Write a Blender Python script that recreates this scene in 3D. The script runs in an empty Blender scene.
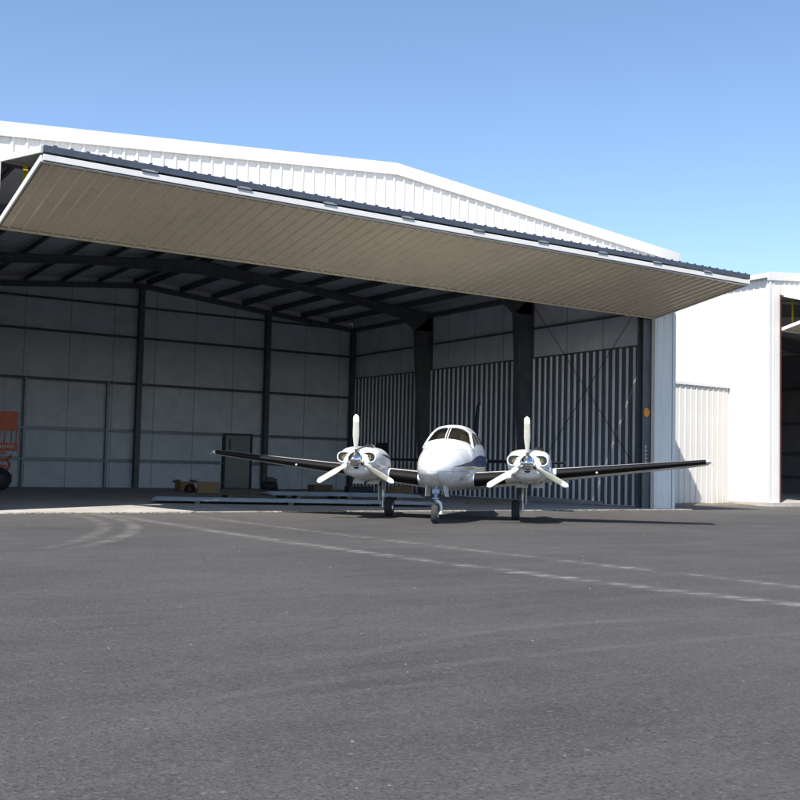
import bpy, bmesh, math, random
import numpy as np
from mathutils import Vector, Matrix, noise as mnoise
random.seed(7)
C = bpy.context.scene.collection
SC = bpy.context.scene
PI = math.pi

# ------------------------------------------------------------------ camera
cam_d = bpy.data.cameras.new('camera'); cam = bpy.data.objects.new('camera', cam_d); C.objects.link(cam)
cam_d.sensor_width = 36.0; cam_d.lens = 36.0 * 1037.6 / 800
cam_d.shift_y = 7.5 / 800
cam_d.clip_start = 0.1; cam_d.clip_end = 3000
ya, pi_, ro = math.radians(33.044), math.radians(3.328), math.radians(1.285)
fwd = Vector((math.sin(ya)*math.cos(pi_), math.cos(ya)*math.cos(pi_), math.sin(pi_)))
rt0 = Vector((math.cos(ya), -math.sin(ya), 0)); up0 = rt0.cross(fwd)
rt = rt0*math.cos(ro) + up0*math.sin(ro); up = -rt0*math.sin(ro) + up0*math.cos(ro)
M = Matrix((rt, up, -fwd)).transposed().to_4x4(); M.translation = Vector((0, 0, 1.125))
cam.matrix_world = M
SC.camera = cam

# ------------------------------------------------------------------ world, sun, exposure
SUN = Vector((-.685, -.475, 1.0)).normalized()
W = bpy.data.worlds.new('World'); SC.world = W; W.use_nodes = True
wn = W.node_tree.nodes; wl = W.node_tree.links
for n in list(wn): wn.remove(n)
sky = wn.new('ShaderNodeTexSky'); sky.sky_type = 'NISHITA'; sky.sun_disc = False
sky.sun_elevation = math.asin(SUN.z); sky.sun_rotation = math.atan2(SUN.x, SUN.y) % (2*PI)
sky.air_density = 1.0; sky.dust_density = 0.4; sky.ozone_density = 3.5; sky.altitude = 300
bg = wn.new('ShaderNodeBackground'); bg.inputs['Strength'].default_value = 0.12
wo = wn.new('ShaderNodeOutputWorld')
wl.new(sky.outputs[0], bg.inputs['Color']); wl.new(bg.outputs[0], wo.inputs['Surface'])
sd = bpy.data.lights.new('sun', 'SUN'); sd.energy = 4.3; sd.angle = math.radians(.53); sd.color = (1, .955, .885)
so = bpy.data.objects.new('sun', sd); C.objects.link(so); so.location = (-30, -25, 60)
so.rotation_euler = SUN.to_track_quat('Z', 'Y').to_euler()
SC.view_settings.view_transform = 'Standard'; SC.view_settings.look = 'None'
SC.view_settings.exposure = 0.82; SC.view_settings.gamma = 1; SC.view_settings.use_curve_mapping = False
try:
    SC.cycles.use_denoising = True
    SC.cycles.max_bounces = 10; SC.cycles.diffuse_bounces = 6
    SC.cycles.sample_clamp_indirect = 6
except Exception: pass

# ------------------------------------------------------------------ node helper
class NT:
    def __init__(s, name):
        s.m = bpy.data.materials.new(name); s.m.use_nodes = True
        s.t = s.m.node_tree; s.b = s.t.nodes['Principled BSDF']
        s.tc = s.t.nodes.new('ShaderNodeTexCoord')
    def new(s, k): return s.t.nodes.new(k)
    def lk(s, a, b): s.t.links.new(a, b)
    def put(s, inp, v):
        if hasattr(v, 'is_output') or isinstance(v, bpy.types.NodeSocket): s.lk(v, inp)
        else: inp.default_value = v
    def math(s, op, a, b=0.0, c=None, clamp=False):
        n = s.new('ShaderNodeMath'); n.operation = op; n.use_clamp = clamp
        s.put(n.inputs[0], a); s.put(n.inputs[1], b)
        if c is not None: s.put(n.inputs[2], c)
        return n.outputs[0]
    def mapr(s, v, a, b, c=0.0, d=1.0, smooth=False):
        n = s.new('ShaderNodeMapRange'); n.interpolation_type = 'SMOOTHSTEP' if smooth else 'LINEAR'
        s.put(n.inputs[0], v)
        for i, x in enumerate((a, b, c, d)): n.inputs[i+1].default_value = x
        return n.outputs[0]
    def vec(s, scale=(1, 1, 1), rot=(0, 0, 0)):
        n = s.new('ShaderNodeMapping'); s.lk(s.tc.outputs['Object'], n.inputs[0])
        n.inputs['Scale'].default_value = scale; n.inputs['Rotation'].default_value = rot
        return n.outputs[0]
    def noise(s, scale, detail=4, rough=.55, v=None, dist=0):
        n = s.new('ShaderNodeTexNoise'); n.inputs['Scale'].default_value = scale
        n.inputs['Detail'].default_value = detail; n.inputs['Roughness'].default_value = rough
        n.inputs['Distortion'].default_value = dist
        s.lk(v if v is not None else s.tc.outputs['Object'], n.inputs['Vector']); return n.outputs[0]
    def vor(s, scale, v=None, feat='F1'):
        n = s.new('ShaderNodeTexVoronoi'); n.feature = feat; n.inputs['Scale'].default_value = scale
        s.lk(v if v is not None else s.tc.outputs['Object'], n.inputs['Vector']); return n
    def mix(s, f, a, b):
        n = s.new('ShaderNodeMix'); n.data_type = 'RGBA'
        s.put(n.inputs[0], f)
        for k, v in ((6, a), (7, b)):
            if isinstance(v, tuple): n.inputs[k].default_value = (v[0], v[1], v[2], 1)
            else: s.lk(v, n.inputs[k])
        return n.outputs[2]
    def xyz(s):
        n = s.new('ShaderNodeSeparateXYZ'); s.lk(s.tc.outputs['Object'], n.inputs[0]); return n.outputs
    def bump(s, h, strength=.3, dist=.01, prev=None):
        n = s.new('ShaderNodeBump'); n.inputs['Strength'].default_value = strength; n.inputs['Distance'].default_value = dist
        s.lk(h, n.inputs['Height'])
        if prev is not None: s.lk(prev, n.inputs['Normal'])
        return n.outputs[0]

def mat(name, col, rough=.5, metal=0, var=.12, vs=3.0, dirt=None, dirt_amt=.4, bump=0.0, bs=60, stretch=(1, 1, 1), spec=.5, rv=.08, ds=1.3):
    n = NT(name); b = n.b
    v = n.vec(stretch)
    nz = n.noise(vs, 5, .6, v)
    lo = tuple(c*(1-var) for c in col); hi = tuple(min(1, c*(1+var)) for c in col)
    c = n.mix(n.mapr(nz, .3, .7), lo, hi)
    if dirt:
        dz = n.noise(ds, 6, .65, n.vec(stretch))
        c = n.mix(n.math('MULTIPLY', n.mapr(dz, .5, .78), dirt_amt), c, dirt)
    n.lk(c, b.inputs['Base Color'])
    n.lk(n.mapr(nz, .3, .7, max(.02, rough-rv), min(1, rough+rv)), b.inputs['Roughness'])
    b.inputs['Metallic'].default_value = metal
    b.inputs['Specular IOR Level'].default_value = spec
    if bump: n.lk(n.bump(n.noise(bs, 4, .6), bump, .01), b.inputs['Normal'])
    return n.m

# ------------------------------------------------------------------ mesh builder
class MB:
    def __init__(s): s.v = []; s.f = []
    def add(s, vs, fs):
        o = len(s.v); s.v += [tuple(v) for v in vs]; s.f += [tuple(i+o for i in f) for f in fs]; return s
    def box(s, x0, x1, y0, y1, z0, z1):
        return s.add([(x0,y0,z0),(x1,y0,z0),(x1,y1,z0),(x0,y1,z0),(x0,y0,z1),(x1,y0,z1),(x1,y1,z1),(x0,y1,z1)],
            [(3,2,1,0),(4,5,6,7),(0,1,5,4),(1,2,6,5),(2,3,7,6),(3,0,4,7)])
    def obox(s, c, sz, rot=(0,0,0)):
        from mathutils import Euler
        R = Euler(rot).to_matrix(); c = Vector(c); hx, hy, hz = [a/2 for a in sz]
        vs = [c + R @ Vector((a*hx, b*hy, d*hz)) for a,b,d in [(-1,-1,-1),(1,-1,-1),(1,1,-1),(-1,1,-1),(-1,-1,1),(1,-1,1),(1,1,1),(-1,1,1)]]
        return s.add(vs, [(3,2,1,0),(4,5,6,7),(0,1,5,4),(1,2,6,5),(2,3,7,6),(3,0,4,7)])
    def beam(s, p, q, w, h, upv=(0,0,1)):
        p, q = Vector(p), Vector(q); d = (q-p).normalized(); sd_ = d.cross(Vector(upv)).normalized(); u = sd_.cross(d)
        vs = []
        for e in (p, q):
            for a, b in ((-1,-1),(1,-1),(1,1),(-1,1)): vs.append(e + sd_*a*w/2 + u*b*h/2)
        return s.add(vs, [(0,1,2,3),(7,6,5,4),(1,0,4,5),(2,1,5,6),(3,2,6,7),(0,3,7,4)])
    def tube(s, pts, r, n=8, cap=True):
        pts = [Vector(p) for p in pts]; rs = r if isinstance(r, (list, tuple)) else [r]*len(pts)
        rings = []; o = len(s.v); prev = None
        for i, p in enumerate(pts):
            d = (pts[min(i+1, len(pts)-1)] - pts[max(i-1, 0)]).normalized()
            a = prev if prev is not None else (Vector((0,0,1)) if abs(d.z) < .9 else Vector((1,0,0)))
            x = (a - d*a.dot(d)).normalized(); y = d.cross(x); prev = x
            for k in range(n):
                t = 2*PI*k/n; s.v.append(tuple(p + x*math.cos(t)*rs[i] + y*math.sin(t)*rs[i]))
        for i in range(len(pts)-1):
            for k in range(n):
                a = o+i*n+k; b = o+i*n+(k+1)%n; s.f.append((a, b, b+n, a+n))
        if cap: s.f.append(tuple(o+k for k in reversed(range(n)))); s.f.append(tuple(o+(len(pts)-1)*n+k for k in range(n)))
        return s
    def prism(s, poly, d):
        # poly: list of 3D points (planar), d: extrusion vector
        n = len(poly); d = Vector(d); P = [Vector(p) for p in poly]
        nrm = sum(((P[(i+1)%n]-P[0]).cross(P[(i+2)%n]-P[0]) for i in range(n-2)), Vector())
        if nrm.dot(d) > 0: P = P[::-1]
        return s.add(P + [p+d for p in P], [tuple(range(n)), tuple(range(2*n-1, n-1, -1))] + [((i+1)%n, i, i+n, (i+1)%n+n) for i in range(n)])
    def grid(s, fn, nu, nv, cu=False, cv=False):
        o = len(s.v)
        for i in range(nu):
            for j in range(nv): s.v.append(tuple(fn(i/(nu if cu else nu-1), j/(nv if cv else nv-1))))
        for i in range(nu if cu else nu-1):
            for j in range(nv if cv else nv-1):
                a = o+i*nv+j; b = o+i*nv+(j+1)%nv; c = o+((i+1)%nu)*nv+(j+1)%nv; d = o+((i+1)%nu)*nv+j
                s.f.append((a, d, c, b))
        return s
    def lathe(s, prof, c=(0,0,0), axis='z', n=24):
        # prof: list (r, h)
        c = Vector(c)
        def f(u, v):
            i = round(u*(len(prof)-1)); r, h = prof[i]; t = 2*PI*v
            a, b = r*math.cos(t), r*math.sin(t)
            return c + {'z': Vector((a,b,h)), 'y': Vector((b,h,a)), 'x': Vector((h,a,b))}[axis]
        return s.grid(f, len(prof), n, cv=True)

def wloc(o):
    v = Vector((0,0,0))
    while o is not None: v = v + o.location; o = o.parent
    return v
def obj(name, mb, material, parent=None, loc=None, smooth=False, bevel=0, world=True, label=None, angle=35):
    """ONE mesh object; vertices given in world space (world=True) or in the parent's space"""
    base = wloc(parent) if parent is not None else Vector((0,0,0))
    org = Vector(loc) if loc is not None else (base if world else Vector((0,0,0)))
    me = bpy.data.meshes.new(name)
    vs = [tuple(Vector(v) - org) for v in mb.v] if world else mb.v
    me.from_pydata(vs, [], mb.f); me.validate(); me.update()
    bm = bmesh.new(); bm.from_mesh(me); bmesh.ops.recalc_face_normals(bm, faces=bm.faces); bm.to_mesh(me); bm.free()
    me.materials.append(material)
    o = bpy.data.objects.new(name, me); C.objects.link(o)
    if parent is not None: o.parent = parent; o.location = (org - base) if world else (0,0,0)
    else: o.location = org
    if smooth:
        for p in me.polygons: p.use_smooth = True
        try:
            me.set_sharp_from_angle(angle=math.radians(angle))
        except Exception: pass
    if bevel:
        b = o.modifiers.new('bevel', 'BEVEL'); b.width = bevel; b.segments = 2; b.limit_method = 'ANGLE'
    if label: o['label'] = label
    return o
def thing(name, label, cat, loc=(0,0,0), rotz=0, group=None):
    o = bpy.data.objects.new(name, None); C.objects.link(o); o.empty_display_size = .3
    o.location = loc; o.rotation_euler = (0, 0, rotz); o['label'] = label; o['category'] = cat
    if group: o['group'] = group
    return o
def tag(o, label, cat, group=None, kind=None):
    o['label'] = label; o['category'] = cat
    if group: o['group'] = group
    if kind: o['kind'] = kind
    return o

# ------------------------------------------------------------------ materials
def asphalt_mat():
    n = NT('asphalt'); b = n.b; x, y, z = n.xyz()
    def absd(a, c): return n.math('ABSOLUTE', n.math('SUBTRACT', a, c))
    big = n.noise(.35, 5, .6); med = n.noise(2.3, 5, .65); fine = n.noise(90, 3, .7)
    streak = n.noise(.9, 4, .6, n.vec((.25, 1.6, 1), (0, 0, math.radians(20))))
    c = n.mix(n.mapr(big, .36, .64), (.045, .043, .042), (.074, .069, .065))
    lay = n.noise(1.5, 6, .7, n.vec((.22, 1.5, 1), (0, 0, math.radians(12))), .6)
    c = n.mix(n.math('MULTIPLY', n.mapr(lay, .48, .66), .5), c, (.092, .085, .077))
    c = n.mix(n.math('MULTIPLY', n.mapr(n.noise(.8, 5, .65, n.vec((.5, 1.2, 1), (0, 0, -.4))), .56, .70), .45), c, (.040, .038, .040))
    oil = n.math('MULTIPLY', n.mapr(n.noise(.55, 3, .5), .66, .74), n.mapr(n.noise(7, 4), .4, .6))
    c = n.mix(n.math('MULTIPLY', oil, .6), c, (.030, .028, .028))
    c = n.mix(n.math('MULTIPLY', n.mapr(med, .35, .75), .45), c, (.076, .070, .065))
    c = n.mix(n.math('MULTIPLY', n.mapr(streak, .55, .75), .38), c, (.10, .093, .084))
    # aggregate
    vo = n.vor(75); sep = n.new('ShaderNodeSeparateColor'); n.lk(vo.outputs['Color'], sep.inputs[0])
    c = n.mix(n.math('MULTIPLY', n.mapr(sep.outputs[0], .6, 1.0), .55), c, (.115, .108, .099))
    c = n.mix(n.math('MULTIPLY', n.mapr(sep.outputs[1], .72, 1.0), .65), c, (.025, .024, .025))
    v2 = n.vor(16); sep2 = n.new('ShaderNodeSeparateColor'); n.lk(v2.outputs['Color'], sep2.inputs[0])
    sp = n.math('MULTIPLY', n.mapr(sep2.outputs[0], .93, .95), n.mapr(v2.outputs['Distance'], .12, .26, 1, 0))
    c = n.mix(n.math('MULTIPLY', sp, .3), c, (.26, .25, .23))
    dust = (.22, .203, .178)
    # pale crawler tracks, running away from the camera towards the slab
    tread = n.math('ADD', n.math('MULTIPLY', n.math('GREATER_THAN', n.math('SINE', n.math('MULTIPLY', n.math('ADD', y, n.math('MULTIPLY', n.noise(1.1, 2), .5)), 20.0)), .1), .85), .15)
    wear = n.mapr(n.noise(1.7, 5, .7), .36, .6)
    for c0, amp, L, pw, w, st in ((6.93, 1.0, 15.2, 3.0, .12, .80), (8.5, .8, 14.5, 2.0, .075, .60)):
        t = n.math('DIVIDE', n.math('MAXIMUM', n.math('SUBTRACT', 21.3, y), 0.0), L)
        xc = n.math('ADD', n.math('MULTIPLY', n.math('POWER', t, pw), amp), c0)
        wob = n.math('MULTIPLY', n.math('SUBTRACT', n.noise(5, 4), .5), .34)
        d = n.math('ABSOLUTE', n.math('ADD', n.math('SUBTRACT', x, xc), wob))
        msk = n.mapr(d, w*.5, w*1.5, 1, 0, True)
        msk = n.math('MULTIPLY', n.math('MULTIPLY', msk, tread), n.math('MULTIPLY', wear, st))
        msk = n.math('MULTIPLY', msk, n.mapr(y, 22, 21, 0, 1))
        c = n.mix(msk, c, dust)
        halo = n.math('MULTIPLY', n.mapr(d, .05, .35, 1, 0, True), n.math('MULTIPLY', wear, .16))
        c = n.mix(halo, c, dust)
    def circ3(p1, p2, p3):
        ax, ay = p1; bx, by = p2; cx, cy = p3
        D = 2*(ax*(by-cy)+bx*(cy-ay)+cx*(ay-by))
        ux = ((ax*ax+ay*ay)*(by-cy)+(bx*bx+by*by)*(cy-ay)+(cx*cx+cy*cy)*(ay-by))/D
        uy = ((ax*ax+ay*ay)*(cx-bx)+(bx*bx+by*by)*(ax-cx)+(cx*cx+cy*cy)*(bx-ax))/D
        return ux, uy, math.hypot(ax-ux, ay-uy)
    for pts, y0, st in ((((6.15,20.94),(5.53,17.72),(3.82,14.08)), 13.3, .36), (((6.61,20.49),(5.76,16.85),(4.18,13.97)), 13.2, .42),
                        (((5.6,5.78),(4.65,5.79),(3.54,5.5)), 5.0, .16), (((6.49,4.75),(5.64,4.86),(3.56,4.9)), 4.0, .16)):
        ux, uy, r = circ3(*pts)
        d = absd(n.math('SQRT', n.math('ADD', n.math('POWER', n.math('SUBTRACT', x, ux), 2.0), n.math('POWER', n.math('SUBTRACT', y, uy), 2.0))), r)
        w = .09 if y0 > 10 else .05
        msk = n.math('MULTIPLY', n.mapr(d, w*.4, w*2, 1, 0, True), n.math('MULTIPLY', wear, st))
        msk = n.math('MULTIPLY', msk, n.math('MULTIPLY', n.mapr(y, y0, y0+1.2), n.mapr(x, .5, 2.5)))
        c = n.mix(msk, c, dust)
    # dust blown against the slab edge
    c = n.mix(n.math('MULTIPLY', n.mapr(y, 17.5, 22.5), n.mapr(med, .3, .7, .15, .6)), c, (.135, .125, .11))
    # hairline cracks
    cr = n.vor(.42, n.vec((1, 1, 1)), 'DISTANCE_TO_EDGE')
    cvec = n.new('ShaderNodeMix'); cvec.data_type = 'VECTOR'
    crm = n.math('MULTIPLY', n.mapr(cr.outputs['Distance'], .0, .006, 1, 0), n.mapr(big, .5, .62))
    c = n.mix(n.math('MULTIPLY', crm, .5), c, (.03, .03, .03))
    n.lk(c, b.inputs['Base Color'])
    b.inputs['Roughness'].default_value = .9; b.inputs['Specular IOR Level'].default_value = .3
    bp = n.bump(vo.outputs['Distance'], .55, .006)
    bp = n.bump(fine, .4, .006, bp); bp = n.bump(med, .3, .02, bp)
    n.lk(bp, b.inputs['Normal'])
    return n.m
def concrete_mat(name='concrete', col=(.47, .44, .395)):
    n = NT(name); b = n.b; x, y, z = n.xyz()
    nz = n.noise(1.1, 6, .62); f = n.noise(30, 4, .7)
    c = n.mix(n.mapr(nz, .3, .7), tuple(a*.78 for a in col), tuple(a*1.08 for a in col))
    c = n.mix(n.math('MULTIPLY', n.mapr(n.noise(.6, 6, .7), .52, .72), .55), c, (.2, .185, .165))
    c = n.mix(n.math('MULTIPLY', n.mapr(f, .55, .8), .25), c, (.25, .23, .2))
    n.lk(c, b.inputs['Base Color'])
    n.lk(n.mapr(nz, .3, .7, .62, .85), b.inputs['Roughness'])
    n.lk(n.bump(f, .25, .006), b.inputs['Normal'])
    return n.m
def insulation_mat():
    n = NT('vinyl_insulation'); b = n.b; x, y, z = n.xyz()
    nz = n.noise(1.4, 5, .6); wr = n.noise(2.0, 4, .6, n.vec((1.3, 1.3, .7)), 1.6)
    c = n.mix(n.mapr(nz, .3, .7), (.64, .66, .71), (.78, .80, .85))
    c = n.mix(n.math('MULTIPLY', n.mapr(n.noise(1.3, 6, .65, n.vec((1.1, 1.1, .55))), .50, .74), .28), c, (.36, .36, .36))
    # vertical tape seams
    s = n.math('ADD', x, y)
    fr = n.math('ABSOLUTE', n.math('SUBTRACT', n.math('FRACT', n.math('DIVIDE', s, 1.83)), .5))
    c = n.mix(n.mapr(fr, .008, .02, .5, 0), c, (.22, .22, .225))
    n.lk(c, b.inputs['Base Color']); b.inputs['Roughness'].default_value = .55
    bp = n.bump(wr, .8, .06); bp = n.bump(n.noise(9, 4), .2, .012, bp)
    n.lk(bp, b.inputs['Normal'])
    return n.m
def panel_mat(name, col, dirt, amt=.35, rough=.42):
    n = NT(name); b = n.b; x, y, z = n.xyz()
    nz = n.noise(.8, 5, .6); st = n.noise(2.2, 5, .65, n.vec((3.0, 3.0, .18)))
    c = n.mix(n.mapr(nz, .3, .7), tuple(a*.94 for a in col), tuple(min(1, a*1.03) for a in col))
    c = n.mix(n.math('MULTIPLY', n.mapr(st, .52, .76), amt), c, dirt)
    c = n.mix(n.math('MULTIPLY', n.mapr(z, 0.0, .7, 1, 0), n.mapr(n.noise(4, 5), .4, .65, 0, amt*1.3)), c, dirt)
    wn_ = n.new('ShaderNodeTexWhiteNoise'); wn_.noise_dimensions = '1D'
    n.lk(n.math('FLOOR', n.math('DIVIDE', n.math('ADD', n.math('ADD', x, n.math('MULTIPLY', y, .37)), .15), .9144)), wn_.inputs['W'])
    c = n.mix(n.mapr(wn_.outputs[0], 0, 1, 0, .22), c, tuple(a*.72 for a in col))
    n.lk(c, b.inputs['Base Color']); n.lk(n.mapr(nz, .3, .7, rough-.08, rough+.1), b.inputs['Roughness'])
    n.lk(n.bump(n.noise(1.6, 3, .5, n.vec((1, 1, .4))), .12, .02), b.inputs['Normal'])
    return n.m
M_ = dict(
    asphalt=asphalt_mat(), concrete=concrete_mat(), insul=insulation_mat(),
    white=panel_mat('white_metal_siding', (.74, .71, .67), (.50, .44, .36), .35),
    trim=panel_mat('white_trim', (.70, .68, .65), (.55, .52, .48), .2, .35),
    cream=panel_mat('cream_siding', (.64, .61, .56), (.42, .37, .30), .35),
    under=panel_mat('tan_door_panel', (.68, .59, .45), (.36, .29, .19), .45, .38),
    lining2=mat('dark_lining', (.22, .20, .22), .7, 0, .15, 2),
    steel=mat('dark_primed_steel', (.098, .105, .112), .5, 0, .25, 3, (.1, .075, .06), .35),
    girt=mat('galvanised_girt', (.22, .24, .27), .42, .35, .2, 4, (.12, .1, .08), .3),
    liner=mat('shaded_liner_panel', (.115, .128, .155), .42, 0, .18, 2, (.11, .11, .12), .3, stretch=(1, 1, .3)),  # shade between the liner ribs put into the sheet colour
    lit_rib=mat('lit_liner_rib', (.84, .84, .84), .4, 0, .15, 5, (.3, .3, .3), .3, stretch=(1, 1, .2)),  # light caught on the liner ribs put into their colour
    seal=mat('blue_grey_seal', (.055, .066, .092), .5, 0, .15, 4),
    rust=mat('dark_red_trim', (.085, .022, .022), .55, 0, .2, 4),
    yellow=mat('yellow_strap', (.75, .58, .02), .6, 0, .1, 8),
    cable=mat('dark_cable', (.03, .03, .032), .5, .3),
    rubber=mat('tyre_rubber', (.022, .022, .023), .85, 0, .25, 12, (.08, .075, .07), .35, bump=.2, bs=80),
    wood=mat('raw_timber', (.15, .10, .055), .8, 0, .3, 3, (.1, .07, .04), .5, stretch=(.4, 6, 6)),
    card=mat('brown_cardboard', (.34, .215, .11), .85, 0, .15, 4, (.2, .13, .07), .4),
    mdoor=mat('olive_grey_door', (.30, .31, .28), .5, 0, .12, 2),
    orange=mat('orange_lift_paint', (.66, .12, .045), .5, 0, .18, 5, (.2, .05, .03), .4),
    signor=mat('orange_plastic', (.85, .30, .03), .5, 0, .1, 5),
    sheet=mat('bare_sheet_metal', (.42, .45, .49), .5, .25, .18, 2.5, (.3, .28, .26), .4),
    tarp=mat('blue_grey_tarp', (.36, .39, .43), .6, 0, .2, 3),
    dark=mat('dark_plastic', (.03, .03, .033), .55),
    grey=mat('grey_paint', (.22, .23, .24), .5),
    text=mat('white_lettering', (.7, .7, .68), .6),
    weed=mat('dry_weeds', (.15, .14, .06), .9, 0, .5, 7),
    dirt=mat('brown_dirt', (.15, .12, .09), .95, 0, .4, 5, (.07, .055, .04), .6, bump=.5, bs=30),
    stone=mat('pale_stones', (.13, .12, .11), .9, 0, .3, 9),
)

# ================================================================== SETTING
RX, F, B = 25.44, 23.06, 43.32           # right wall, front, back
MX = 14.68                               # ridge
LX = 2*MX - RX                           # left wall
OL, OR, OH = 4.67, 24.57, 7.5            # door opening
ZR, ZE = 9.2, 8.22                       # outer roof ridge and eave
Y1, Y2 = 36.55, 29.92
def zroof(x, off=0.0): return ZR - (ZR-ZE)*abs(x-MX)/(RX-MX) + off

# ground: one sheet, finer near the camera
g = MB()
g.add([(-400,-400,0),(400,-400,0),(400,400,0),(-400,400,0)], [(0,1,2,3)])
o = obj('ground', g, M_['asphalt']); tag(o, 'worn grey asphalt apron with pale tyre tracks', 'ground', kind='structure')

# concrete slab with an uneven front edge
s = MB(); pts = []
for i in range(121):
    x = LX - .3 + (RX + .35 - LX + .3)*i/120
    y = 22.52 + .07*mnoise.noise(Vector((x*.9, 0, 3))) + .05*mnoise.noise(Vector((x*4, 1, 3))) - (.0 if x > 9 else .12)
    pts.append((x, y, 0))
poly = pts + [(RX+.35, B+.3, 0), (LX-.3, B+.3, 0)]
n = len(poly)
s.add([(p[0], p[1], -.05) for p in poly] + [(p[0], p[1], .028) for p in poly], [tuple(range(n, 2*n))] + [(i, (i+1)%n, (i+1)%n+n, i+n) for i in range(n)])
o = obj('concrete_floor', s, M_['concrete']); tag(o, 'pale concrete hangar floor slab', 'floor', kind='structure')
s = MB().box(32.6, 55, 24.7, 46.5, -.05, .14)
o = obj('concrete_floor', s, M_['concrete']); tag(o, 'pale raised concrete floor of the hangar at right', 'floor', kind='structure')
# crumbled asphalt lip along the slab edge
s = MB()
for i in range(260):
    x = random.uniform(LX, RX); y = 22.43 + .07*mnoise.noise(Vector((x*.9, 0, 3))) - (.12 if x < 9 else 0) + random.gauss(0, .05)
    r = random.uniform(.015, .06)
    vs = [(x+r*random.uniform(.6,1.3)*math.cos(a), y+r*random.uniform(.5,1)*math.sin(a), random.uniform(0,.01)) for a in [k*PI/3 for k in range(6)]] + [(x, y, r*.6)]
    s.add(vs, [(k, (k+1)%6, 6) for k in range(6)])
o = obj('asphalt_crumbs', s, M_['dirt']); tag(o, 'crumbled asphalt along the edge of the concrete slab', 'crumbs', kind='stuff')

PITCH = .3048
def ribs(u0, u1, pitch=PITCH, h=.03, phase=0.0, minor=True):
    """profile list (u, offset) between u0 and u1 of ribbed sheeting"""
    pr = [(u0, 0.0)]; k = math.ceil((u0-phase+.05)/pitch)
    while True:
        c = phase + k*pitch
        if c + .05 > u1: break
        if c - .045 > u0: pr += [(c-.042, 0), (c-.016, h), (c+.016, h), (c+.042, 0)]
        if minor and c+pitch*.5+.02 < u1: pr += [(c+pitch*.38-.012, 0), (c+pitch*.38, h*.15), (c+pitch*.38+.012, 0), (c+pitch*.64-.012, 0), (c+pitch*.64, h*.15), (c+pitch*.64+.012, 0)]
        k += 1
    pr.append((u1, 0.0)); return pr
def ribbed(mb, pr, bot, top, place):
    """place(u, off, z) -> point"""
    o = len(mb.v)
    for u, off in pr:
        mb.v.append(tuple(place(u, off, bot(u)))); mb.v.append(tuple(place(u, off, top(u))))
    for i in range(len(pr)-1): mb.f.append((o+2*i, o+2*i+2, o+2*i+3, o+2*i+1))

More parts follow.
